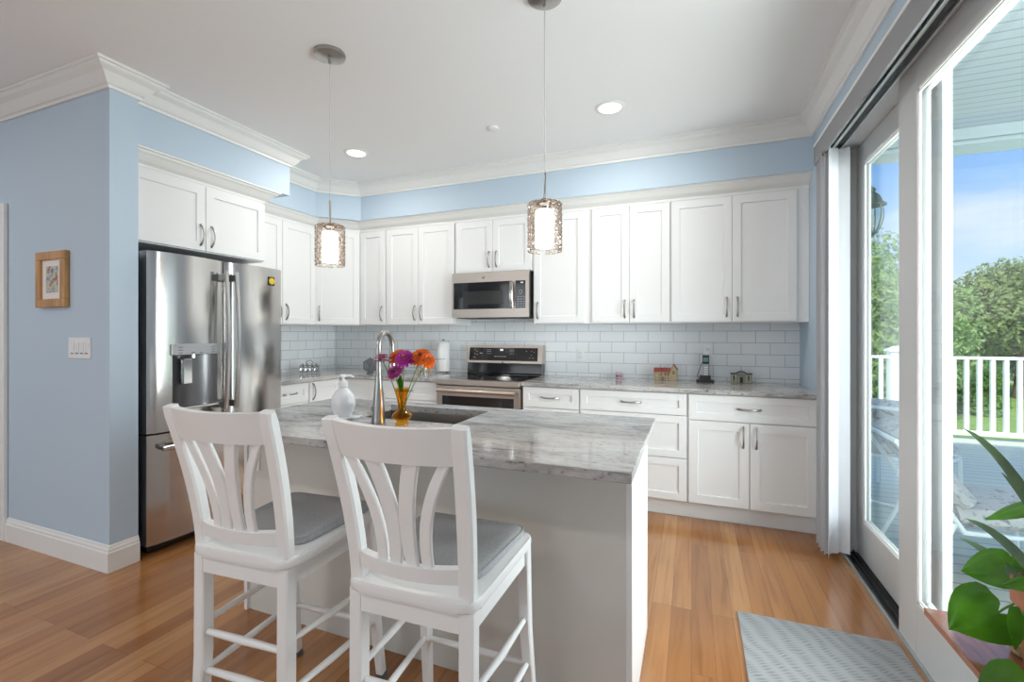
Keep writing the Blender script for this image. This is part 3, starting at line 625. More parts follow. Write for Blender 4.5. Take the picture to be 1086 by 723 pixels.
# soap dispenser on a white tray
tr = MB().box(-1.50, -1.395, 1.575, 1.675, .9145, .922, .003).box(-1.505, -1.39, 1.57, 1.68, .922, .926, .002)
tag(tr.build('soap_tray', M_ceram, smooth=True, origin=(-1.445, 1.625, .9145)), 'small white tray under the soap dispenser on the island', 'tray')
sx_, sy_ = -1.455, 1.632
sp = thing('soap_dispenser', 'round white ceramic soap dispenser on the island by the faucet', 'soap dispenser', (sx_, sy_, .9265))
MB().lathe([(.036, .0), (.039, .006), (.041, .012), (.047, .025), (.053, .05), (.053, .066), (.047, .088), (.034, .108), (.023, .120), (.018, .127)], (sx_, sy_, .9265), 28).build('bottle', M_ceram, sp, smooth=True)
MB().lathe([(.019, .130), (.0205, .133), (.0205, .150), (.014, .156), (.0065, .158), (.0065, .172), (.016, .174), (.016, .182), (.010, .185)], (sx_, sy_, .9265), 20).tube([(sx_, sy_, 1.105), (sx_+.03, sy_+.012, 1.106), (sx_+.045, sy_+.018, 1.10)], [.006, .005, .004], 8).build('pump', M_plate, sp, smooth=True)
# vase and flowers
vx, vy = -1.128, 1.612
va = MB().lathe([(.001, .0035), (.026, .0005), (.029, .002), (.028, .008), (.022, .014), (.030, .022), (.041, .030), (.043, .037), (.038, .046), (.024, .055), (.017, .064), (.0175, .085), (.021, .115), (.026, .138), (.033, .152), (.0315, .152), (.0245, .137), (.0195, .115), (.016, .085), (.0155, .066), (.022, .056), (.036, .046), (.040, .037), (.036, .030), (.024, .022), (.001, .018)], (vx, vy, .9145), 28, cap=False)
tag(va.build('bud_vase', M_vase, smooth=True, origin=(vx, vy, .9145)), 'amber glass bud vase with round base holding zinnias', 'vase')
def petal_mat(name, c1, c2): return leaf_mat(name, c1, c2, 60, .25, .6)
PM = {'magenta': petal_mat('magenta_petals', (.42, .03, .30), (.60, .06, .42)), 'orange': petal_mat('orange_petals', (.72, .13, .012), (.86, .22, .02)), 'pink': petal_mat('pale_pink_petals', (.55, .20, .38), (.68, .32, .48)), 'plum': petal_mat('plum_petals', (.34, .03, .20), (.58, .14, .40))}
M_eye = mat('flower_eye', (.45, .16, .02), .8); M_eye2 = mat('dark_flower_eye', (.18, .03, .03), .8)
def flower(label, head, col, r, tilt, eye, up=1.0):
    hx, hy, hz = head
    f = thing('zinnia', label, 'flower', (vx, vy, .94), 0, None)
    a = Vector((vx+random.uniform(-.004, .004), vy+random.uniform(-.004, .004), .95)); hv = Vector(head)
    mid = Vector((vx+(hx-vx)*.30, vy+(hy-vy)*.3, 1.07))
    MB().tube(bez(a, mid, hv-Vector((0, 0, .008)), 10), [.0022]*11, 6).build('stem', M_stem, f, smooth=True)
    q = Vector((0, 0, 1)).rotation_difference(Vector(tilt).normalized())
    mb = MB()
    for ring, (n, rr, z, el) in enumerate(((15, r, -.002, .05), (14, r*.86, .003, .25), (12, r*.68, .007, .5), (9, r*.46, .010, .8))):
        for k in range(n):
            an = 2*PI*(k+.5*(ring % 2))/n+random.uniform(-.08, .08); L = rr*random.uniform(.93, 1.05); wd = 2.4*rr/n*2.3
            d = Vector((math.cos(an), math.sin(an), 0)); sdv = Vector((-d.y, d.x, 0))
            rows = []
            for t, ww in ((.12, .35), (.45, .85), (.8, 1.0), (1.0, .55)):
                zz = z+math.sin(el)*L*t-(.25*L*t*t if ring == 0 else .12*L*t*t); c = d*(L*t*math.cos(el*.7))
                rows.append([hv+q@(c-sdv*wd*ww*.5+Vector((0, 0, zz+.0015))), hv+q@(c+Vector((0, 0, zz-.001))), hv+q@(c+sdv*wd*ww*.5+Vector((0, 0, zz+.0015)))])
            mb.ring_loft(rows, False, False)
    mb.build('petals', PM[col], f, smooth=True)
    MB().lathe([(.002, .017), (r*.18, .015), (r*.26, .009), (r*.2, .0)], (0, 0, 0), 12)
    m2 = MB().lathe([(r*.22, .002), (r*.27, .009), (r*.2, .0155), (r*.05, .018)], (0, 0, 0), 12)
    bmesh.ops.transform(m2.bm, matrix=Matrix.Translation(hv) @ q.to_matrix().to_4x4(), verts=m2.bm.verts); m2.build('eye', eye, f, smooth=True)
flower('pale pink zinnia seen edge-on at the left of the vase', (-1.217, 1.600, 1.186), 'pink', .043, (-.10, .05, 1), M_eye)
flower('orange zinnia at the back between the pink and magenta ones', (-1.165, 1.640, 1.196), 'orange', .048, (-.15, -.5, 1), M_eye)
flower('bright magenta zinnia with an orange eye, front middle of the bunch', (-1.098, 1.585, 1.194), 'magenta', .045, (.15, -.85, 1), M_eye)
flower('large orange zinnia at the top right of the bunch', (-1.042, 1.620, 1.200), 'orange', .048, (.1, -.7, 1), M_eye2)
flower('small orange zinnia at the far right of the bunch', (-1.004, 1.610, 1.186), 'orange', .037, (.7, -.5, .7), M_eye2)
flower('plum and white zinnia hanging lowest in the bunch', (-1.138, 1.575, 1.137), 'plum', .037, (-.1, -.75, 1), M_eye2)
def blade(mb, a, b, bend, w, n=8, fold=.15, side=None):
    a, b = Vector(a), Vector(b); m = (a+b)/2+Vector(bend); pts = bez(a, m, b, n); rows = []
    for i, p in enumerate(pts):
        t = i/n; tt = (pts[min(i+1, n)]-pts[max(i-1, 0)]).normalized(); sdv = tt.cross(Vector(side) if side else Vector((0, 0, 1))).normalized(); nn = sdv.cross(tt)
        ww = w*(math.sin(PI*min(1, .12+.88*t))**.7 if t < 1 else .03)*.5
        rows.append([p-sdv*ww+nn*ww*fold, p, p+sdv*ww+nn*ww*fold])
    mb.ring_loft(rows, False, False)
lf = MB(); blade(lf, (-1.13, 1.61, 1.05), (-1.115, 1.585, 1.125), (-.01, 0, .0), .028, side=(0, 1, 0)); blade(lf, (-1.135, 1.61, 1.06), (-1.128, 1.58, 1.11), (.01, 0, 0), .024, side=(0, 1, 0)); blade(lf, (-1.19, 1.604, 1.115), (-1.245, 1.585, 1.11), (0, 0, .012), .012)
tag(lf.build('zinnia_leaves', M_leaf, smooth=True, origin=(-1.13, 1.61, 1.05)), 'loose green leaves at the mouth of the amber vase', 'leaves')
# ------------------------------------------------------------------ fridge
fg = thing('refrigerator', 'stainless french-door refrigerator with water dispenser', 'refrigerator', (-3.3, 2.14, 0))
FY0, FY1, FM = 1.678, 2.604, 2.141
MB().box(-3.68, -2.995, FY0+.012, FY1-.012, .05, 1.745, .004).build('cabinet_body', M_dark, fg)
MB().box(-3.1, -2.97, FY0+.03, FY1-.03, .012, .06).build('base_grille', M_black, fg)
for y in (FY0+.06, FY1-.06): MB().box(-3.05, -2.93, y-.045, y+.045, 1.745, 1.775, .006).build('hinge_cover', M_steel_d, fg)
def fdoor(name, y0, y1, z0, z1, hole=None):
    ys = [y0+(y1-y0)*i/16 for i in range(17)]; zs = [z0, z1]
    if hole: ys = sorted(set([y for y in ys if not (abs(y-hole[0]) < .012 or abs(y-hole[1]) < .012)]+[hole[0], hole[1]])); zs = sorted([z0, hole[2], hole[3], z1])
    def X(y):
        u = (y-y0)/(y1-y0)*2-1; e = max(0, abs(u)-.93)/.07
        return -2.908+.031*(1-u*u)-.012*e*e
    mb = MB(); b = mb.bm
    V = [[b.verts.new((X(y), y, z)) for z in zs] for y in ys]
    B = [[b.verts.new((-2.985, y, z)) for z in zs] for y in ys]
    for i in range(len(ys)-1):
        for j in range(len(zs)-1):
            inh = hole and ys[i] >= hole[0]-1e-6 and ys[i+1] <= hole[1]+1e-6 and abs(zs[j]-hole[2]) < 1e-6
            if not inh: b.faces.new((V[i][j], V[i+1][j], V[i+1][j+1], V[i][j+1]))
            b.faces.new((B[i][j], B[i][j+1], B[i+1][j+1], B[i+1][j]))
    nz_ = len(zs)-1; ny = len(ys)-1
    for i in range(ny):
        b.faces.new((V[i][0], B[i][0], B[i+1][0], V[i+1][0])); b.faces.new((V[i][nz_], V[i+1][nz_], B[i+1][nz_], B[i][nz_]))
    for j in range(nz_):
        b.faces.new((V[0][j], V[0][j+1], B[0][j+1], B[0][j])); b.faces.new((V[ny][j], B[ny][j], B[ny][j+1], V[ny][j+1]))
    return mb.build(name, M_fsteel, fg, smooth=True, angle=35), X
HL = (1.797, 2.075, .845, 1.165)
dl, XL = fdoor('door', FY0, FM-.003, .715, 1.775, HL)
drr, XR = fdoor('door', FM+.003, FY1, .715, 1.775)
fz, XF = fdoor('freezer_drawer', FY0, FY1, .065, .703)
# dispenser
ni = MB(); b = ni.bm; rows = []
for k in range(9):
    u = k/8; y = HL[0]+(HL[1]-HL[0])*u; xx = XL(y)-.055*math.sin(PI*u)**.6
    rows.append([(xx, y, HL[2]), (xx, y, HL[3])])
ni.ring_loft(rows, False, False)
b.faces.new([b.verts.new(r[0]) for r in rows]); b.faces.new([b.verts.new(r[1]) for r in rows])
ni.build('dispenser_niche', M_steel_d, dl, smooth=True, angle=50)
MB().box(-2.915, -2.868, HL[0]-.012, HL[1]+.008, 1.165, 1.232, .004).build('dispenser_panel', mat('dispenser_silver', (.50, .51, .52), .3, .6), dl)
mk = MB()
for y, z, w_ in ((1.835, 1.212, .012), (1.835, 1.195, .014), (1.835, 1.178, .012), (2.035, 1.212, .012), (2.035, 1.195, .012), (2.035, 1.178, .012), (1.91, 1.178, .012), (1.96, 1.178, .01)): mk.box(-2.8685, -2.8672, y-w_, y+w_, z-.0018, z+.0018)
mk.build('dispenser_markings', M_dark, dl)
MB().box(-2.913, -2.885, 1.862, 1.918, .985, 1.14, .005).build('dispenser_paddle', M_chrome, dl)
MB().tube([(-2.905, 1.935, 1.166), (-2.905, 1.935, 1.145)], .011, 10).build('spout', M_chrome, dl)
MB().box(-2.94, -2.868, HL[0]-.004, HL[1]+.004, .832, .847, .003).build('drip_tray', M_steel, dl)
def fhandle(parent, pts, vert=True):
    mb = MB().bar(pts, .020, .028, up=(0, 1, 0) if vert else (0, 0, 1), bev=.006); mb.build('handle', M_steel, parent, smooth=True, angle=40)
for p_, y in ((dl, 2.105), (drr, 2.178)):
    pts = [(-2.842+.022*math.sin(PI*i/14), y, .80+.905*i/14) for i in range(15)]
    fhandle(p_, pts)
    for z in (.83, 1.665): MB().box(-2.90, -2.838, y-.013, y+.013, z-.022, z+.022, .004).build('handle_bracket', M_steel_d, p_)
pts = [(-2.842+.020*math.sin(PI*i/14), 1.72+.84*i/14, .628) for i in range(15)]
fhandle(fz, pts, False)
for y in (1.75, 2.53): MB().box(-2.90, -2.838, y-.022, y+.022, .616, .640, .004).build('handle_bracket', M_steel_d, fz)
mg = MB().box(-2.897, -2.888, 2.455, 2.515, 1.648, 1.712, .001)
mg = thing('fridge_magnet', 'small yellow flower magnet on the right fridge door', 'magnet', (-2.89, 2.485, 1.68))
MB().box(XR(2.485)-.004, XR(2.485)+.005, 2.452, 2.512, 1.648, 1.712, .001).build('backing', M_black, mg)
MB().lathe([(.024, 0), (.026, .003), (.012, .006), (.008, .009)], (0, 0, 0), 7).bm.free()
q = MB().lathe([(.023, 0), (.026, .003), (.012, .006)], (0, 0, 0), 7); bmesh.ops.transform(q.bm, matrix=Matrix.Translation((XR(2.485)+.005, 2.485, 1.68)) @ Matrix.Rotation(PI/2, 4, 'Y'), verts=q.bm.verts)
q.build('blossom', mat('magnet_yellow', (.75, .52, .03), .5), mg)
# ------------------------------------------------------------------ microwave
mw = thing('microwave', 'stainless over-the-range microwave with black glass door', 'microwave', (-1.645, 3.83, 1.43))
X0, X1 = -2.013, -1.279; MZ0, MZ1, MY = 1.436, 1.832, 3.64
MB().box(X0+.004, X1-.004, MY+.022, BY-.01, MZ0+.012, MZ1, .003).build('case', M_steel_d, mw)
MB().box(X0+.03, X1-.03, MY+.05, BY-.03, MZ0-.004, MZ0+.012).box(X0+.25, X1-.25, MY+.03, MY+.1, MZ0-.008, MZ0+.012).build('underside_vent', M_black, mw)
mwd = MB(); XC = -1.425
def frame_xz(mb, x0, x1, z0, z1, fx0, fx1, fz0, fz1, y0, y1):
    mb.box(x0, x1, y0, y1, z0, fz0).box(x0, x1, y0, y1, fz1, z1).box(x0, fx0, y0, y1, fz0, fz1).box(fx1, x1, y0, y1, fz0, fz1)
frame_xz(mwd, X0, -1.405, MZ0, MZ1, X0+.017, XC-.005, MZ0+.075, MZ1-.085, MY, MY+.022)
dmw = mwd.build('door', M_steel_w, mw)
MB().box(X0+.017, XC-.005, MY+.001, MY+.02, MZ0+.075, MZ1-.085).build('door_glass', M_bglass, dmw)
MB().box(X0+.11, XC-.09, MY-.0002, MY+.0012, MZ0+.115, MZ1-.165, .0005).build('viewing_window', M_dwin, dmw)
cpn = MB(); frame_xz(cpn, -1.4048, X1, MZ0, MZ1, -1.398, X1-.028, MZ0+.075, MZ1-.085, MY, MY+.022); cpo = cpn.build('control_panel', M_steel_w, mw)
MB().box(-1.398, X1-.028, MY-.001, MY+.02, MZ0+.075, MZ1-.085).build('key_pad', M_bglass, cpo)
mk = MB()
for i in range(3):
    for j in range(5): mk.box(-1.38+i*.027, -1.368+i*.027, MY-.0018, MY-.001, MZ0+.09+j*.02, MZ0+.0935+j*.02)
kn = [(-1.352+.014*math.cos(a), MY-.0015, MZ0+.215+.014*math.sin(a)) for a in [2*PI*i/16 for i in range(17)]]; mk.tube(kn, .0014, 5)
mk.build('key_markings', M_mark, cpo)
MB().box(-1.352, -1.328, MY-.0018, MY-.001, MZ1-.107, MZ1-.098).build('clock_display', M_disp, cpo)
pts = [(-1.425, MY-.028-.014*math.sin(PI*i/10), MZ0+.085+(MZ1-MZ0-.18)*i/10) for i in range(11)]
MB().bar(pts, .032, .012, up=(0, -1, 0), bev=.004).box(-1.437, -1.413, MY-.028, MY+.002, MZ0+.09, MZ0+.115).box(-1.437, -1.413, MY-.028, MY+.002, MZ1-.125, MZ1-.10).build('handle', M_steel, dmw, smooth=True)
def badge(parent, x, y, z, r):
    q = MB().lathe([(r, 0), (r, .0015), (r*.86, .0022), (r*.86, .0012), (r*.1, .0014)], (0, 0, 0), 20); bmesh.ops.transform(q.bm, matrix=Matrix.Translation((x, y, z)) @ Matrix.Rotation(PI/2, 4, 'X'), verts=q.bm.verts); q.build('badge', M_chrome, parent, smooth=True)
badge(dmw, -1.70, MY, MZ1-.043, .014)
# ------------------------------------------------------------------ range
rg = thing('electric_range', 'stainless electric range with black glass cooktop and backguard', 'range', (-1.635, 3.7, 0))
X0, X1 = -2.014, -1.256
MB().box(X0, X1, 3.44, BY-.012, .03, .893, .002).build('body', M_steel_d, rg)
MB().box(X0, X1, 3.40, BY-.10, .893, .912, .004).build('cooktop', M_bglass, rg)
MB().box(X0, X1, 3.352, 3.402, .868, .913, .006).build('front_trim', M_steel_w, rg)
od = MB(); frame_xz(od, X0+.004, X1-.004, .20, .858, X0+.055, X1-.055, .28, .775, 3.372, 3.438); odo = od.build('oven_door', M_steel_w, rg)
MB().box(X0+.055, X1-.055, 3.376, 3.43, .28, .775).build('oven_window', M_bglass, odo)
MB().tube([(X0+.03, 3.330, .822), (-1.635, 3.322, .822), (X1-.03, 3.330, .822)], .017, 14).build('handle', M_steel_w, odo, smooth=True)
for x in (X0+.05, X1-.05): MB().tube([(x, 3.33, .822), (x, 3.374, .822)], .011, 10).build('handle_bracket', M_steel_w, odo, smooth=True)
MB().box(X0+.004, X1-.004, 3.376, 3.438, .05, .192, .003).build('storage_drawer', M_steel_w, rg)
bgd = MB().prism([(3.935, .912), (3.95, 1.02), (4.028, 1.02), (4.028, .912)], X0+.004, X1-.004, 'x').prism([(3.925, .918), (3.935, .93), (4.0, .93), (4.0, .918)], X0+.01, X1-.01, 'x'); bgo = bgd.build('backguard_riser', M_bglass, rg)
bgf = MB().prism([(3.922, 1.02), (3.95, 1.182), (4.03, 1.182), (4.03, 1.02)], X0-.006, X1+.006, 'x', bev=.004).build('backguard', M_steel_w, rg)
def bgp(z): return 3.922+(z-1.02)*.028/.162
q = MB().prism([(bgp(1.042)-.0015, 1.042), (bgp(1.162)-.0015, 1.162), (bgp(1.162)+.006, 1.162), (bgp(1.042)+.006, 1.042)], X0+.03, X1-.04, 'x').build('control_glass', M_bglass, bgf)
mk = MB()
def mkbox(x, z, w_, hgt): mk.prism([(bgp(z)-.0022, z), (bgp(z+hgt)-.0022, z+hgt), (bgp(z+hgt)-.0014, z+hgt), (bgp(z)-.0014, z)], x, x+w_, 'x')
for x, z in ((-1.93, 1.14), (-1.91, 1.125), (-1.93, 1.10), (-1.905, 1.095), (-1.94, 1.07), (-1.925, 1.065), (-1.41, 1.13), (-1.36, 1.13), (-1.335, 1.12), (-1.36, 1.095), (-1.375, 1.07), (-1.345, 1.07)): mkbox(x, z, .007, .005)
mkbox(-1.875, 1.106, .03, .007)
for i in range(3):
    for z in (1.105, 1.125, 1.14): mkbox(-1.80+i*.016, z, .009, .004); mkbox(-1.57+i*.016, z, .009, .004)
for i in range(6): mkbox(-1.72+i*.02, 1.078, .012, .006)
mk.build('control_markings', M_mark, bgf)
mk = MB(); mkbox(-1.668, 1.134, .032, .016); mk.build('clock_display', M_disp, bgf)
for x, y, r in ((-1.82, 3.55, .10), (-1.45, 3.55, .085), (-1.82, 3.79, .075), (-1.45, 3.79, .10)):
    MB().tube([(x+r*math.cos(a), y+r*math.sin(a), .9122) for a in [2*PI*i/32 for i in range(33)]], .0012, 4).build('burner_ring', M_dark, rg)
badge(bgf, -1.635, 3.9215, 1.030, .011)
# ------------------------------------------------------------------ worktop objects
pt = thing('paper_towel_holder', 'white paper towel roll on a chrome stand left of the range', 'paper towels', (-2.25, 3.90, .9145))
MB().lathe([(.075, 0), (.078, .004), (.075, .010), (.01, .012)], (-2.25, 3.90, .9145), 28).build('base', M_chrome, pt, smooth=True)
MB().lathe([(.020, .018), (.058, .016), (.060, .020), (.060, .283), (.058, .287), (.020, .286)], (-2.25, 3.90, .9145), 28).build('paper_roll', M_paper, pt, smooth=True)
MB().lathe([(.006, .012), (.006, .30), (.012, .305), (.014, .318), (.006, .328)], (-2.25, 3.90, .9145), 14).build('post', M_chrome, pt, smooth=True)
MB().tube([(-2.325, 3.88, .92), (-2.328, 3.87, 1.0), (-2.322, 3.85, 1.03), (-2.30, 3.842, 1.045), (-2.25, 3.834, 1.05), (-2.20, 3.845, 1.052)], .003, 8).build('tension_arm', M_chrome, pt, smooth=True)
def outlet(label, x, z, group='tile wall outlets'):
    t = thing('wall_outlet', label, 'outlet', (x, BY-.008, z), 0, group)
    MB().box(-.036, .036, -.006, 0, -.058, .058, .002).build('cover_plate', M_plate, t, world=False)
    MB().box(-.018, .018, -.009, -.005, -.034, .034, .002).build('socket_face', M_ceram, t, world=False)
    s_ = MB()
    for z_ in (-.02, .02):
        for x_ in (-.006, .006): s_.box(x_-.0012, x_+.0012, -.0096, -.0088, z_-.005, z_+.005)
    s_.build('socket_slots', M_dark, t, world=False)
    MB().box(.010, .017, -.0105, -.009, .036, .043).build('indicator_light', M_led, t, world=False)
    return t
o1 = outlet('white wall outlet with green light right of the range', -.925, 1.105)
o2 = outlet('white wall outlet with green light behind the cordless phone', .125, 1.148)
ph = thing('cordless_phone', 'black and silver cordless phone standing upright in its cradle', 'phone', (.10, 3.915, .9145))
MB().box(.035, .165, 3.865, 3.965, .9145, .930, .005).prism([(3.89, .928), (3.90, .965), (3.95, .965), (3.955, .928)], .06, .14, 'x', bev=.004).build('cradle', M_black, ph, smooth=True)
hs = MB().bar([(.105, 3.915, .945), (.105, 3.927, 1.03), (.105, 3.935, 1.13)], .05, .022, up=(0, -1, .1), bev=.008); hso = hs.build('handset', mat('silver_plastic', (.42, .43, .45), .35, .4), ph, smooth=True)
MB().bar([(.105, 3.9115, 1.055), (.105, 3.9195, 1.122)], .047, .006, up=(0, -1, .1), bev=.001).build('earpiece_face', M_black, hso)
MB().bar([(.105, 3.9095, 1.072), (.105, 3.9145, 1.105)], .036, .006, up=(0, -1, .1)).build('screen', mat('lcd_screen', (.16, .30, .30), .2), hso)
ky = MB()
for i in range(3):
    for j in range(4): ky.box(.092+i*.010, .099+i*.010, 3.900+.001*j, 3.907+.001*j, .970+j*.018, .980+j*.018)
ky.build('key_pad', M_plate, hso)
MB().tube([(.06, 3.95, .925), (.045, 3.985, .96), (.075, 4.00, 1.05), (.105, 4.018, 1.12)], .0028, 6).build('power_cord', M_dark, ph, smooth=True)
MB().box(.095, .135, 3.992, 4.021, 1.105, 1.15, .004).build('power_adapter', M_plate, ph)
# ornaments
hc = thing('house_ornament', 'tan church ornament with red roofs on the right-hand worktop', 'ornament', (-.19, 3.93, .9145), 0)
hx0 = -.285
MB().box(hx0, hx0+.135, 3.90, 3.955, .9145, .995, .002).prism([(hx0+.125, .9145), (hx0+.178, .9145), (hx0+.178, 1.005), (hx0+.151, 1.042), (hx0+.125, 1.005)], 3.895, 3.955, 'y', bev=.002).box(hx0+.01, hx0+.03, 3.893, 3.905, .9145, .985, .001).build('walls', mat('tan_stone', (.46, .36, .22), .7, var=.25, vscale=60), hc)
rr = MB().prism([(3.888, .985), (3.957, .985), (3.945, 1.012), (3.93, 1.016)], hx0-.003, hx0+.127, 'x', bev=.001)
for x in (.04, .085): rr.prism([(hx0+x-.02, .988), (hx0+x+.02, .988), (hx0+x, 1.02)], 3.882, 3.93, 'y')
rr.prism([(hx0+.12, 1.003), (hx0+.1515, 1.05), (hx0+.183, 1.003), (hx0+.1515, 1.043)], 3.889, 3.958, 'y')
rr.build('roof', mat('red_tile_roof', (.36, .07, .05), .7, var=.3, vscale=80), hc)
wq = MB()
for x in (.025, .055, .085, .11): wq.box(hx0+x-.005, hx0+x+.005, 3.8975, 3.901, .955, .975).box(hx0+x-.004, hx0+x+.004, 3.8975, 3.901, .925, .94)
wq.box(hx0+.144, hx0+.158, 3.8925, 3.897, .965, .992).box(hx0+.06, hx0+.075, 3.897, 3.901, .9145, .945)
wq.build('windows', mat('painted_windows', (.20, .14, .10), .6), hc)
hg = thing('house_ornament', 'grey arched-front building ornament nearest the right wall', 'ornament', (.356, 3.93, .9145))
g0 = .284
MB().prism([(g0, .9145), (g0+.144, .9145), (g0+.144, .985), (g0+.11, .985), (g0+.095, 1.0), (g0+.072, 1.006), (g0+.049, 1.0), (g0+.034, .985), (g0, .985)], 3.905, 3.955, 'y', bev=.002).build('walls', mat('grey_green_stone', (.27, .27, .22), .7, var=.3, vscale=70), hg)
q = MB().box(g0-.003, g0+.036, 3.898, 3.957, .982, .99, .001).box(g0+.108, g0+.147, 3.898, 3.957, .982, .99, .001)
q.tube([(g0+.034, 3.902, .986), (g0+.05, 3.902, 1.0), (g0+.072, 3.902, 1.007), (g0+.094, 3.902, 1.0), (g0+.11, 3.902, .986)], .004, 6)
q.build('cornice', M_dark, hg)
q = MB()
for x in (.008, .032, .108, .132): q.box(g0+x-.003, g0+x+.003, 3.901, 3.906, .918, .98)
q.build('columns', mat('pale_stone', (.50, .49, .44), .7), hg)
MB().box(g0+.062, g0+.082, 3.902, 3.906, .9145, .96, .001).box(g0+.016, g0+.024, 3.903, 3.906, .94, .97).box(g0+.118, g0+.126, 3.903, 3.906, .94, .97).build('openings', M_black, hg)
mu = thing('small_candle', 'tiny pink and white patterned candle jar on the worktop right of the range', 'candle', (-.572, 3.93, .9145))
MB().lathe([(.024, 0), (.027, .003), (.027, .05), (.025, .054), (.01, .054)], (-.572, 3.93, .9145), 20).build('jar', mat('pink_patterned_paper', (.52, .40, .47), .6, var=.45, vscale=90), mu, smooth=True)
MB().lathe([(.0275, .014), (.0275, .034), (.0272, .034), (.0272, .014)], (-.572, 3.93, .9145), 20, cap=False).build('label_band', mat('plum_band', (.30, .16, .22), .6, var=.5, vscale=120), mu, smooth=True)
hxg = thing('hexagon_ornament', 'dark hexagonal ornament standing on the corner worktop left of the faucet', 'ornament', (-2.85, 3.56, .9145))
def hexp(r): return [(r*math.cos(PI/6+k*PI/3), r*math.sin(PI/6+k*PI/3)) for k in range(6)]
T_ = Matrix.Translation((-2.85, 3.56, .992)) @ Matrix.Rotation(.6, 4, 'Z')
q = MB().prism(hexp(.074), -.007, .007, 'y', bev=.002).box(-.03, .03, -.03, .03, -.0765, -.066, .003); bmesh.ops.transform(q.bm, matrix=T_, verts=q.bm.verts); q.build('plate', mat('slate', (.10, .11, .12), .5, var=.3, vscale=30), hxg)
q = MB()
for r in (.030, .052):
    p = [(x, -.0085, z) for x, z in hexp(r)]; p.append(p[0]); q.tube(p, .0018, 5)
bmesh.ops.transform(q.bm, matrix=T_, verts=q.bm.verts); q.build('inlay', mat('pewter_inlay', (.30, .31, .33), .4, .5), hxg)
wr_ = thing('wire_rack', 'ornate silver wire rack on the left wall worktop', 'rack', (-3.40, 3.36, .9145), .75)
q = MB()
for y in (-.03, .03):
    q.tube([(-.085, y, .012), (.085, y, .012)], .004, 6).tube([(-.085, y, .075), (.085, y, .075)], .004, 6)
    for x in (-.06, -.02, .02, .06):
        q.tube([(x, y, .0045), (x, y, .085)], .0035, 6)
        q.tube([(x+.018*math.cos(a), y, .045+.02*math.sin(a)) for a in [2*PI*i/12 for i in range(13)]], .003, 5)
        q.lathe([(.007, 0), (.009, .006), (.005, .012)], (x, y, .083), 8)
for x in (-.085, .085): q.tube([(x, -.03, .012), (x, .03, .012)], .004, 6).tube([(x, -.03, .012), (x, -.03, .075)], .004, 6).tube([(x, .03, .012), (x, .03, .075)], .004, 6)
q.build('frame', M_chrome, wr_, smooth=True, world=False)
MB().tube([(.032*math.cos(a), 0, .088+.038*math.sin(a)) for a in [PI*i/14 for i in range(15)]], .0035, 6).tube([(0, -.03, .08), (0, 0, .088), (0, .03, .08)], .003, 6).tube([(-.032, -.03, .075), (-.032, 0, .088), (-.032, .03, .075)], .003, 6).build('carry_loop', M_chrome, wr_, smooth=True, world=False)
kt = thing('small_kettle', 'dark rounded kettle mostly hidden behind the fridge edge', 'kettle', (-3.37, 2.93, .9145))
MB().lathe([(.055, 0), (.060, .006), (.058, .05), (.048, .10), (.036, .125), (.02, .132)], (-3.37, 2.93, .9145), 20).build('body', M_dark, kt, smooth=True)
MB().lathe([(.008, .13), (.012, .14), (.004, .15)], (-3.37, 2.93, .9145), 12).build('knob', M_black, kt, smooth=True)
ck = thing('glass_crock', 'clear ribbed glass tumbler with tan stripes behind the zinnias', 'tumbler', (-2.23, 3.52, .9145))
MB().lathe([(.052, .001), (.058, .004), (.062, .12), (.059, .12), (.055, .008), (.002, .006)], (-2.23, 3.52, .9145), 24, cap=False).build('glass_wall', thin_glass('clear_tumbler_glass', (.93, .93, .92), 3, .8), ck, smooth=True)
q = MB()
for k in range(14):
    a = 2*PI*k/14; q.tube([(-2.23+.060*math.cos(a), 3.52+.060*math.sin(a), .925), (-2.23+.0632*math.cos(a), 3.52+.0632*math.sin(a), 1.03)], .0022, 5)
q.build('stripes', mat('tan_stripe', (.58, .40, .22), .6), ck)
# ------------------------------------------------------------------ wall picture and switch
pf = thing('framed_picture', 'small framed watercolour in a light oak frame on the blue wall', 'picture', (-3.46, SY, 1.6))
PX0, PX1, PZ0, PZ1 = -3.615, -3.315, 1.448, 1.772
fq = MB(); fw = .048
fq.box(PX0, PX1, SY-.028, SY-.001, PZ0, PZ0+fw, .004).box(PX0, PX1, SY-.028, SY-.001, PZ1-fw, PZ1, .004).box(PX0, PX0+fw, SY-.028, SY-.001, PZ0+fw, PZ1-fw, .004).box(PX1-fw, PX1, SY-.028, SY-.001, PZ0+fw, PZ1-fw, .004)
fq.build('frame', M_oakf, pf)
MB().box(PX0+fw, PX1-fw, SY-.014, SY-.004, PZ0+fw, PZ1-fw).build('mat_board', M_mat, pf)
MB().box(PX0+.09, PX1-.09, SY-.0155, SY-.013, PZ0+.085, PZ1-.085).build('painting', M_art, pf)
sw = thing('light_switch', 'white four-gang light switch plate on the blue wall', 'light switch', (-3.213, SY, 1.214))
MB().box(-3.318, -3.108, SY-.007, SY, 1.155, 1.272, .002).build('cover_plate', M_plate, sw)
for i in range(4):
    x = -3.29+i*.046; MB().box(x-.001, x+.034, SY-.0105, SY-.006, 1.178, 1.247, .0015).build('rocker', M_ceram, sw)
    MB().box(x+.004, x+.028, SY-.0113, SY-.0098, 1.182, 1.187).build('switch_mark', M_dark, sw)
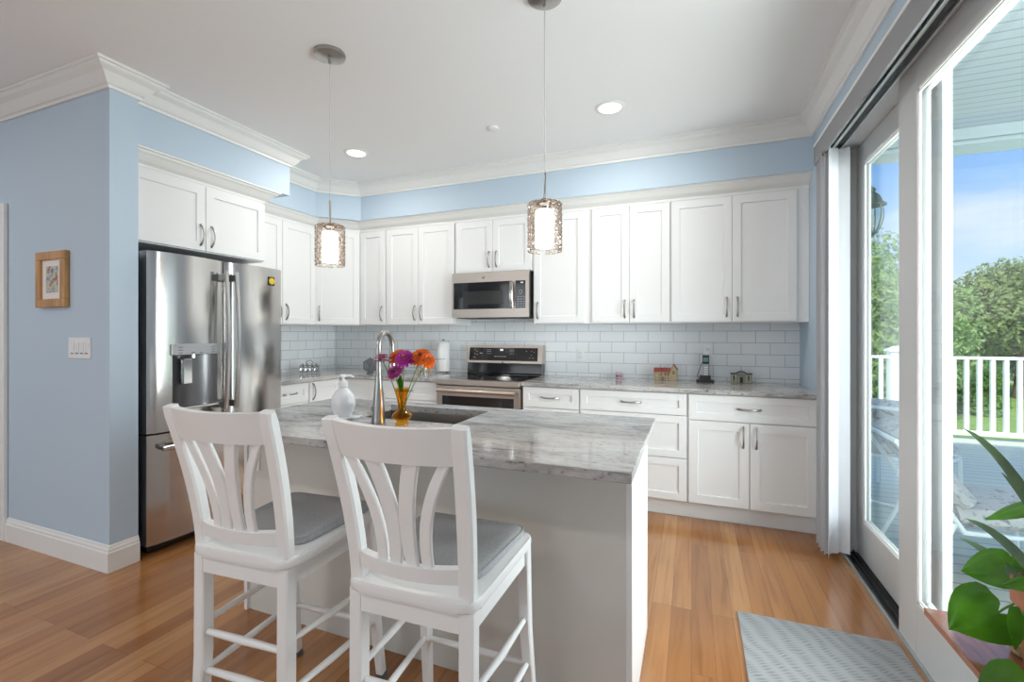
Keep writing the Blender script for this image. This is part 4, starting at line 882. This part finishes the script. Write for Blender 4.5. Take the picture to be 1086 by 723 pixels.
# ------------------------------------------------------------------ ceiling fixtures
def pendant(label, x, y, loc_label=None):
    t = thing('pendant_light', label, 'pendant light', (x, y, CZ), 0, 'hammered glass pendants')
    MB().lathe([(.075, -.0005), (.077, -.006), (.074, -.018), (.05, -.024), (.012, -.026)], (0, 0, 0), 32).lathe([(.012, -.026), (.010, -.05), (.004, -.055)], (0, 0, 0), 12).build('canopy', M_nick, t, smooth=True, world=False)
    MB().tube([(0, 0, -.05), (0, 0, -.79)], .0022, 6).build('cord', mat('clear_cord', (.60, .60, .60), .4) if 'clear_cord' not in MATS else MATS['clear_cord'], t, smooth=True, world=False)
    MB().tube([(0, 0, -.76), (0, 0, -.892)], .0055, 10).lathe([(.006, -.888), (.03, -.890), (.032, -.896), (.02, -.905), (.018, -.93)], (0, 0, 0), 20).build('stem', M_nick, t, smooth=True, world=False)
    def fn(r, z, a):
        k = int(round(-z/.0145)); return r+(.0035*math.sin(a*15+(k % 2)*PI) if r > .06 else 0)
    prof = [(.004, -.888), (.045, -.888), (.066, -.889), (.071, -.895)]+[(.071+.0012*math.sin(i*2.4), -.895-.0145*i/2) for i in range(1, 27)]+[(.071, -1.095)]
    MB().lathe(prof, (0, 0, 0), 60, cap=False, fn=fn).build('glass_shade', M_shade, t, smooth=True, world=False, angle=None)
    MB().tube([(.0712*math.cos(a), .0712*math.sin(a), -1.096) for a in [2*PI*i/32 for i in range(33)]], .0014, 5).build('shade_rim', M_shade, t, smooth=True, world=False)
    MB().lathe([(.010, -.915), (.036, -.92), (.041, -.928), (.041, -1.07), (.038, -1.08), (.01, -1.083)], (0, 0, 0), 24).build('frosted_tube', M_bulb, t, smooth=True, world=False)
    return t
p1 = pendant('left pendant light with hammered glass shade, hanging above the soap dispenser', -1.735, 1.85)
p2 = dup(p1, (-.582, 1.862, CZ), None, 'right pendant light with hammered glass shade, hanging above the granite right of the sink')
def downlight(label, x, y, power, vis=True):
    t = thing('recessed_downlight', label, 'downlight', (x, y, CZ), 0, 'recessed ceiling downlights')
    MB().lathe([(.068, -.001), (.072, -.007), (.088, -.006), (.096, -.002), (.097, -.0005)], (0, 0, 0), 32, cap=False).build('trim_ring', M_trim, t, smooth=True, world=False)
    MB().lathe([(.070, -.004), (.05, -.0045), (.002, -.005)], (0, 0, 0), 28, cap=True).build('lens', M_lens, t, smooth=True, world=False)
    l = lamp('downlight_lamp', 'AREA', (x, y, CZ-.02), power, (0, 0, 0), (1, .955, .89), shape='DISK', size=.14)
    return t
DLP = 6.5
downlight('left recessed downlight in the ceiling near the room corner', -2.495, 2.946, DLP)
downlight('right recessed downlight in the ceiling above the wide drawers', -.485, 2.949, DLP)
for x, y in ((-3.6, -.6), (-1.6, -.6), (-.2, -.6), (-3.6, -2.6), (-1.6, -2.6), (-4.9, .3)):
    lamp('living_fill_lamp', 'AREA', (x, y, CZ-.02), 6, (0, 0, 0), (1, .98, .95), shape='DISK', size=.18)  # unseen lamps added as fill for the living area, no fixtures modelled
sm = MB().lathe([(.036, -.0005), (.038, -.004), (.037, -.012), (.030, -.016), (.004, -.017)], (0, 0, 0), 24)
o = sm.build('sprinkler_cover', M_trim, smooth=True); o.location = (-1.295, 2.933, CZ); tag(o, 'small round white sprinkler cover on the ceiling between the downlights', 'sprinkler cover')
# ------------------------------------------------------------------ rug and plant table
rgm = MB().box(.197, .80, .9, 2.36, .0005, .009, .003)
tag(rgm.build('door_mat', M_rug, origin=(.5, 1.6, 0)), 'grey ribbed mat on the floor in front of the sliding door', 'mat')
ptb = thing('plant_table', 'low reddish-brown wooden plant table against the sliding door', 'table', (.70, 1.2, 0))
MB().box(.60, .763, .75, 1.60, .517, .535, .002).build('tabletop', M_brown, ptb)
for y in (1.375, .84): MB().box(.62, .745, y-.011, y+.011, .0095, .517, .002).build('leg_panel', M_brown, ptb)
MB().box(.69, .71, .851, 1.364, .20, .27, .002).build('stretcher', M_brown, ptb)
def pot(name, label, x, y, z, r, h):
    t = thing(name, label, 'plant', (x, y, z))
    MB().lathe([(r*.66, .0005), (r*.70, .004), (r*.93, h*.74), (r*.95, h*.76), (r*1.06, h*.76), (r*1.06, h), (r*.97, h), (r*.90, h*.8), (r*.01, h*.8)], (x, y, z), 32).build('pot', M_terra, t, smooth=True)
    MB().lathe([(r*.89, h*.84), (r*.5, h*.86), (r*.02, h*.87)], (x, y, z), 20).build('soil', M_soil, t, smooth=True)
    return t
def heart_leaf(base, tip, w, nrm, curl=.12, lobes=.22):
    base, tip = Vector(base), Vector(tip); ax = tip-base; L = ax.length; ax.normalize(); nrm = Vector(nrm); nrm = (nrm-ax*nrm.dot(ax)).normalized(); sdv = ax.cross(nrm)
    out = [(-.20, .0), (-.24, .16), (-.22, .34), (-.10, .47), (.08, .52), (.28, .50), (.48, .42), (.66, .31), (.82, .18), (.93, .08), (1.0, .0)]
    mb = MB(); rows = []
    ts = [-.20, -.12, 0, .12, .28, .45, .62, .78, .9, 1.0]
    def half(t):
        for (a, b_), (c, d) in zip(out[3:], out[4:]):
            if a <= t <= c: return b_+(d-b_)*(t-a)/(c-a)
        return {True: .45}.get(t < -.1, .0)
    # midrib row plus outward rows; lobes make the heart notch
    n = 7; grid = []
    for t in ts:
        hw = half(t) if t > -.1 else (.47 if t > -.15 else .36)
        row = []
        for k in range(-n, n+1):
            u = k/n; tt = t
            if t < 0: tt = t*min(1, abs(u)*3.0)
            p = base+ax*(L*tt)+sdv*(u*hw*w)+nrm*(-curl*w*abs(u)**1.8*1.0-.10*L*max(0, tt)**2+.02*w*math.cos(u*9+tt*4)+.035*w*abs(u)*(1 if u else 0))
            row.append(p)
        grid.append(row)
    mb.ring_loft(grid, False, False)
    return mb
px_, py_, pz_ = .737, 1.362, .5355
pl = pot('potted_pothos', 'broad-leaved green houseplant in a terracotta pot on the plant table', px_, py_, pz_, .062, .205)
crown = Vector((px_, py_, .715))
LV = [((0.661, 1.399, 0.647), (0.586, 1.434, 0.564), 0.135, (.25, -.8, .55)),
      ((0.692, 1.432, 0.744), (0.618, 1.457, 0.711), 0.088, (.2, -.75, .65)),
      ((0.630, 1.236, 0.571), (0.552, 1.238, 0.532), 0.115, (.2, -.75, .6)),
      ((0.748, 1.454, 0.737), (0.703, 1.458, 0.720), 0.075, (.2, -.7, .65)),
      ((0.749, 1.476, 0.879), (0.687, 1.516, 0.832), 0.055, (.1, -.45, .9)),
      ((0.689, 1.345, 0.749), (0.642, 1.348, 0.736), 0.035, (.2, -.5, .8)),
      ((0.660, 1.312, 0.692), (0.656, 1.311, 0.611), 0.05, (.3, -.8, .5)),
      ((0.790, 1.438, 0.761), (0.829, 1.400, 0.762), 0.09, (.1, -.7, .7)),
      ((0.742, 1.366, 0.621), (0.795, 1.354, 0.572), 0.1, (.2, -.7, .7)),
      ((0.806, 1.499, 0.826), (0.820, 1.450, 0.880), 0.08, (.1, -.6, .8))]
for bs, tp, w_, nr in LV:
    lo = heart_leaf(bs, tp, w_, nr).build('leaf', M_leaf, pl, smooth=True, angle=None)
    bv = Vector(bs); m_ = (crown+bv)/2+Vector((0, 0, .03)); MB().tube(bez(crown-Vector((0, 0, .01)), m_, bv, 8), .0024, 6).build('leaf_stem', M_stem, lo, smooth=True)
sp2 = pot('strap_leaf_plant', 'houseplant with long dark strap leaves at the right edge of the photo', .675, 1.13, pz_, .06, .16)
for a, b_, bd_, w_ in (((.68, 1.11, .67), (.70, 1.632, 1.033), (0, -.06, .16), .026), ((.68, 1.11, .67), (.70, 1.467, .958), (0, -.03, .10), .024), ((.68, 1.11, .67), (.70, 1.623, .787), (0, -.02, .12), .024),
      ((.68, 1.11, .67), (.70, 1.656, .721), (0, 0, .09), .022), ((.68, 1.11, .67), (.60, 1.05, 1.0), (0, 0, .1), .026), ((.68, 1.11, .67), (.76, .95, .95), (0, 0, .12), .026), ((.68, 1.11, .67), (.62, .92, .8), (0, 0, .12), .024)):
    mb = MB(); blade(mb, a, b_, bd_, w_, 12, .35, side=(-.8, .2, .5)); mb.build('strap_leaf', M_blade, sp2, smooth=True, angle=None)
bk = MB().lathe([(.020, .0005), (.026, .003), (.030, .015), (.029, .028), (.026, .030), (.026, .022), (.002, .026)], (.735, 1.445, .5355), 24)
tag(bk.build('rush_bowl', M_basket, smooth=True, origin=(.735, 1.445, .5355)), 'small woven tan bowl beside the terracotta pot', 'bowl')
# ------------------------------------------------------------------ bar stools
def make_stool(label):
    t = thing('bar_stool', label, 'bar stool', (0, 0, 0), 0, 'white bar stools at the island')
    ZS = .647                                        # seat top; origin: floor under the middle of the seat's rear edge, +y to the island
    def seat_poly(wr_, wf_, d0, d1, rad):
        P_ = [(-wr_, d0), (wr_, d0), (wf_, d1), (-wf_, d1)]; out = []
        for i in range(4):
            p = Vector(P_[i]); a = (Vector(P_[i-1])-p).normalized(); c = (Vector(P_[(i+1) % 4])-p).normalized()
            for k in range(5):
                u = k/4; out.append(tuple((p+a*rad)*(1-u)**2+p*2*u*(1-u)+(p+c*rad)*u*u))
        return out
    MB().prism(seat_poly(.188, .207, 0, .435, .045), ZS-.030, ZS, bev=.007).build('seat', M_stool, t, smooth=True, world=False)
    cu = MB(); rings = []
    for (sc, z) in ((.97, ZS), (1.0, ZS+.006), (1.0, ZS+.016), (.975, ZS+.026), (.90, ZS+.0315), (.6, ZS+.034)):
        po = seat_poly(.158, .188, .085, .42, .05); cx, cy = 0, .25
        rings.append([(cx+(x-cx)*sc, cy+(y-cy)*sc, z) for x, y in po])
    cu.ring_loft(rings); co = cu.build('cushion', M_cush, t, smooth=True, world=False, angle=60)
    cp_ = [(x*.995, .25+(y-.25)*.995, ZS+.023) for x, y in seat_poly(.158, .188, .085, .42, .05)]; cp_.append(cp_[0]); cp_.append(cp_[1]); MB().tube(cp_, .0028, 6, cap=False).build('piping', M_cush, co, smooth=True, world=False)
    # apron
    MB().box(-.15, .15, .012, .032, ZS-.085, ZS-.03).box(-.168, .168, .395, .415, ZS-.085, ZS-.03).bar([(-.165, .02, ZS-.0575), (-.182, .41, ZS-.0575)], .02, .055).bar([(.165, .02, ZS-.0575), (.182, .41, ZS-.0575)], .02, .055).build('apron', M_stool, t, world=False)
    def post_c(sgn, z):                              # centre line of the rear posts
        u = max(0, (z-ZS)/.435); x = sgn*(.160+.022*u**1.3); y = .028-.088*u**1.55
        return Vector((x, y, z))
    for sg in (-1, 1):
        MB().bar([post_c(sg, ZS-.001+.437*i/14) for i in range(15)], [.040-.003*abs(i-7)/7+.004 for i in range(15)], [.034]*14+[.026], up=(0, 1, 0), bev=.006).build('back_post', M_stool, t, smooth=True, world=False)
        MB().bar([(sg*.162, .030, ZS-.03), (sg*.162, .028, .3), (sg*.166, .018, .1), (sg*.170, .006, .004)], [.040, .040, .038, .034], [.040, .040, .036, .032], up=(0, 1, 0), bev=.004).build('leg', M_stool, t, smooth=True, world=False)
        lg = MB().bar([(sg*.182, .398, ZS-.03), (sg*.184, .412, .35), (sg*.196, .450, .025)], [.038, .036, .030], [.038, .036, .030], up=(0, 1, 0), bev=.004).build('leg', M_stool, t, smooth=True, world=False)
        MB().bar([(sg*.196, .450, .025), (sg*.197, .453, .002)], .034, .034, up=(0, 1, 0), bev=.004).build('felt_foot', M_felt, lg, world=False)
        for zr in (.385, .235): MB().tube([(sg*.162, .03, zr+.01), (sg*(.176), .215, zr), (sg*.185+sg*(.35-zr)*.03, .412+(.35-zr)*.11, zr-.005)], [.0085, .0115, .0085], 10).build('side_stretcher', M_stool, t, smooth=True, world=False)
    for zr in (.37, .25): MB().tube([(-.162, .028, zr), (0, .028, zr), (.162, .028, zr)], [.009, .0115, .009], 10).build('rear_stretcher', M_stool, t, smooth=True, world=False)
    MB().tube([(-.188, .426, .222), (0, .426, .222), (.188, .426, .222)], [.009, .012, .009], 10).build('front_stretcher', M_stool, t, smooth=True, world=False)
    # curved rails between the posts
    def rail(z0, z1, bow, th, name):
        rings = []; zm = (z0+z1)/2
        for i in range(17):
            u = i/8-1; r = []
            for z, f in ((z0, -1), (z0, 1), (z1, 1), (z1, -1)):
                e = post_c(1, z); x = u*(e.x-.012); y = e.y-bow*(1-u*u)+f*th/2
                zz = z-(.004*(1-u*u) if z == z1 else 0)
                r.append((x, y, zz))
            rings.append(r)
        mb = MB().ring_loft(rings)
        bmesh.ops.bevel(mb.bm, geom=[e for e in mb.bm.edges if len(e.link_faces) == 2 and e.calc_face_angle(0) > 1.0], offset=.004, segments=2, profile=.5, affect='EDGES')
        mb.build(name, M_stool, t, smooth=True, world=False, angle=35)
    rail(.988, 1.081, .030, .024, 'top_rail'); rail(.681, .722, .026, .024, 'lower_rail')
    def railc(z, x, bow):
        e = post_c(1, z); u = x/(e.x-.012); return Vector((x, e.y-bow*(1-u*u), z))
    for x0, x1, w0, w1 in ((-.066, -.138, .030, .026), (-.024, -.055, .034, .044), (.024, .055, .034, .044), (.066, .138, .030, .026)):
        pts = []; ws = []
        for i in range(13):
            u = i/12; z = .712+.284*u; sg = 1 if x0 > 0 else -1
            x = x0+(x1-x0)*u**1.9-sg*.010*math.sin(PI*u); bow = .026+.004*u
            p = railc(z, x, bow); pts.append(p); ws.append(w0+(w1-w0)*u+.004*math.sin(PI*u))
        MB().bar(pts, ws, .013, up=(0, 1, 0), bev=.003).build('slat', M_stool, t, smooth=True, world=False)
    return t
st2 = make_stool('right white bar stool with grey cushion, pulled up before the sink'); st2.location = (-.670, .972, 0); st2.rotation_euler = (0, 0, .03)
st1 = dup(st2, (-1.255, .958, 0), .06, 'left white bar stool with grey cushion, nearer the fridge')
# ------------------------------------------------------------------ outdoors: porch, railing, garden
DZ = -.13
struct('floor_porch', MB().box(RX+.2, 9, -3, 8.15, DZ-.1, DZ), M_deck)
struct('ceiling_porch', MB().box(RX+.2, 3.6, -3, 4.5, 2.78, 2.9), M_pceil)
pb = MB().box(RX+.2, 3.6, 4.30, 4.5, 2.66, 2.78).box(RX+.2, 3.6, 4.275, 4.30, 2.70, 2.78).box(RX+.2, 3.6, 4.25, 4.5, 2.655, 2.675).box(3.4, 3.6, -3, 4.3, 2.66, 2.78)
struct('trim_5', pb, M_deckw)
struct('wall_exterior', MB().box(RX+.16, RX+.2, BY+.15, 4.5, DZ, 2.78), M_siding)
rl = thing('porch_railing', 'white porch railing with square balusters beyond the sliding door', 'railing', (5, 8.0, DZ))
MB().box(1.2, 9, 7.97, 8.03, .945, .985, .004).build('top_rail', M_deckw, rl)
MB().box(1.2, 9, 7.975, 8.025, -.075, -.015, .004).build('bottom_rail', M_deckw, rl)
for i in range(56):
    x = 1.3+i*.135
    if abs(x-2.68) < .12: continue
    MB().box(x-.022, x+.022, 7.978, 8.022, -.015, .945).build('baluster', M_deckw, rl)
pp = MB().box(2.60, 2.77, 7.90, 8.07, DZ, 1.04, .004).box(2.58, 2.79, 7.88, 8.09, DZ, DZ+.10, .004).box(2.575, 2.795, 7.875, 8.095, 1.04, 1.075, .005).prism([(2.60, 1.075), (2.77, 1.075), (2.685, 1.12)], 7.90, 8.07, 'y')
pp.build('newel_post', M_deckw, rl)
lawn = MB().box(-40, 60, 8.15, 70, -.75, -.62)
tag(struct('floor_lawn', lawn, M_lawn), kind='structure')
def crown_mesh(c, r, n, ls, lumps=9, seed=1):
    rnd = random.Random(seed); mb = MB(); b = mb.bm; c = Vector(c)
    L = []
    for i in range(lumps):
        d = Vector((rnd.gauss(0, 1), rnd.gauss(0, 1), rnd.gauss(0, 1))).normalized()
        L.append((Vector((d.x*r[0]*.55, d.y*r[1]*.55, d.z*r[2]*.55)), rnd.uniform(.38, .58)))
    for i in range(n):
        o_, k = rnd.choice(L)
        d = Vector((rnd.gauss(0, 1), rnd.gauss(0, 1), rnd.gauss(0, 1))).normalized(); q = rnd.random()**.35
        p = c+o_+Vector((d.x*r[0]*k*q, d.y*r[1]*k*q, d.z*r[2]*k*q))
        nn = (d*.7+Vector((rnd.gauss(0, .6), rnd.gauss(0, .6), rnd.gauss(0, .6)+.4))).normalized(); u = nn.orthogonal().normalized()
        u = Matrix.Rotation(rnd.random()*6.28, 3, nn) @ u; v = nn.cross(u); s_ = ls*rnd.uniform(.6, 1.3)
        b.faces.new([b.verts.new(x) for x in (p-u*s_, p+v*s_*.5+nn*s_*.12, p+u*s_, p-v*s_*.5+nn*s_*.12)])
    return mb
def tree(label, x, y, h0, r, m, n, ls, seed, group='garden trees beyond the porch'):
    t = thing('garden_tree', label, 'tree', (x, y, -.62), 0, group)
    c = (x, y, h0)
    MB().tube([(x, y, -.62), (x+.06, y, h0*.5), (x, y, h0)], [.16, .12, .05], 10).build('trunk', M_bark, t, smooth=True)
    q = MB(); rnd = random.Random(seed)
    for k in range(7):
        a = rnd.random()*6.28; q.tube([(x, y, h0*.35+rnd.random()*.5), (x+math.cos(a)*r[0]*.3, y+math.sin(a)*r[1]*.3, h0-.1*r[2]+rnd.random()*.3), (x+math.cos(a)*r[0]*.7, y+math.sin(a)*r[1]*.7, h0+rnd.uniform(-.2, .4)*r[2])], [.05, .035, .012], 6)
    q.build('branches', M_bark, t, smooth=True)
    crown_mesh(c, r, n, ls, 12, seed).build('foliage', m, t)
tree('tall light-green tree seen through the left glass panel behind the lantern', 3.9, 12.6, 1.45, (1.75, 1.5, 2.2), M_tree1, 24000, .058, 3)
tree('broad olive-green tree seen through the right glass panel', 9.0, 18.0, 1.3, (2.6, 2.2, 2.1), M_tree2, 26000, .075, 5)
tree('mid-green tree between the door stile and the broad olive tree', 4.4, 19.5, 1.3, (1.8, 1.6, 2.2), M_tree2, 18000, .075, 8)
tree('small light tree far right beyond the railing', 13.2, 19.2, .8, (1.5, 1.3, 1.6), M_tree1, 12000, .075, 11)
for i, (x, y, r, lab) in enumerate(((4.9, 15.0, (.85, .6, .75), 'green hedge bush below the light-green tree'), (6.45, 14.1, (.85, .6, .75), 'green hedge bush right behind the first balusters'), (8.15, 14.3, (.85, .6, .7), 'green hedge bush in the middle of the right glass view'), (9.85, 14.5, (.85, .6, .75), 'green hedge bush at the right end of the railing view'), (1.6, 12.3, (.8, .6, .75), 'green hedge bush left of the railing post'))):
    t = thing('hedge_bush', lab, 'bush', (x, y, -.62), 0, 'hedge bushes on the lawn')
    crown_mesh((x, y, -.12), r, 8000, .045, 9, 20+i).build('foliage', M_hedge, t)
    MB().tube([(x, y, -.62), (x, y, -.1)], [.05, .03], 8).build('stem', M_bark, t, smooth=True)
hs_ = thing('neighbour_house', 'pale neighbouring house with brown roof beyond the trees', 'house', (15, 24, -.62))
MB().box(11.5, 19, 22, 27, -.62, 1.5).build('walls', M_siding, hs_)
MB().prism([(21.6, 1.45), (27.4, 1.45), (24.5, 3.1)], 11.2, 19.3, 'x').build('roof', M_roof, hs_)
for x in (12.6, 14.2, 15.8): MB().box(x, x+.8, 21.97, 22.0, .1, 1.1).build('window', M_bglass, hs_)
# wall lantern on the exterior wall
ln = thing('porch_lantern', 'green patina porch lantern seen through the left glass panel', 'lantern', (1.19, 4.02, 2.0))
lx, ly = 1.215, 4.02
MB().box(.966, .98, 3.95, 4.09, 2.06, 2.24, .004).build('wall_plate', M_patina, ln)
MB().tube([(.98, ly, 2.20), (1.05, ly, 2.30), (lx-.03, ly, 2.37), (lx, ly, 2.345)], .011, 8).build('arm', M_patina, ln, smooth=True)
MB().lathe([(.014, 2.345), (.022, 2.33), (.014, 2.315), (.03, 2.30), (.045, 2.285), (.064, 2.235), (.082, 2.225), (.082, 2.213), (.058, 2.21)], (lx, ly, 0), 20).build('cap', M_patina, ln, smooth=True)
MB().lathe([(.058, 2.208), (.066, 2.17), (.062, 2.12), (.045, 2.06), (.026, 2.03)], (lx, ly, 0), 16, cap=False).build('lantern_glass', thin_glass('lantern_glass', (.86, .90, .84), 3, .8), ln, smooth=True)
q = MB()
for k in range(6):
    a = k*PI/3; q.tube([(lx+r*math.cos(a), ly+r*math.sin(a), z) for r, z in ((.060, 2.208), (.068, 2.17), (.064, 2.12), (.047, 2.06), (.028, 2.03))], .004, 5)
q.lathe([(.034, 2.034), (.034, 2.02), (.012, 2.01), (.006, 1.99)], (lx, ly, 0), 12); q.build('lantern_cage', M_patina, ln, smooth=True)
MB().lathe([(.012, 2.06), (.014, 2.14), (.004, 2.16)], (lx, ly, 0), 10).build('candle_bulb', M_plate, ln, smooth=True)
# patio chairs
def patio(label, x, y, rz):
    t = thing('patio_chair', label, 'chair', (x, y, DZ), rz, 'patio chairs on the deck')   # local +x is the way it faces
    q = MB()
    for s_ in (-.29, .29):
        q.tube([(.32, s_, .0), (.31, s_, .37), (-.18, s_, .36), (-.47, s_, .82)], .014, 8).tube([(-.40, s_, .0), (-.22, s_, .40)], .014, 8)
    q.tube([(-.47, -.29, .82), (-.47, .29, .82)], .014, 8).tube([(.31, -.29, .37), (.31, .29, .37)], .014, 8).tube([(-.18, -.29, .36), (-.18, .29, .36)], .014, 8).tube([(-.40, -.29, .02), (-.40, .29, .02)], .012, 8)
    q.build('frame', M_deckw, t, smooth=True, world=False)
    MB().bar([(-.19, 0, .425), (.05, 0, .43), (.33, 0, .432)], .54, .10, up=(0, 0, 1), bev=.035).build('seat_cushion', M_pat, t, smooth=True, world=False)
    MB().bar([(-.14, 0, .49), (-.27, 0, .67), (-.39, 0, .85)], .52, .10, up=(1, 0, .7), bev=.035).build('back_cushion', M_pat, t, smooth=True, world=False)
    return t
ch = patio('white patio chair with grey patterned cushions just outside the near glass panel', 1.54, 3.45, .0)
dup(ch, (1.72, 4.95, DZ), .95, 'white patio chair with grey patterned cushions farther off by the railing post')
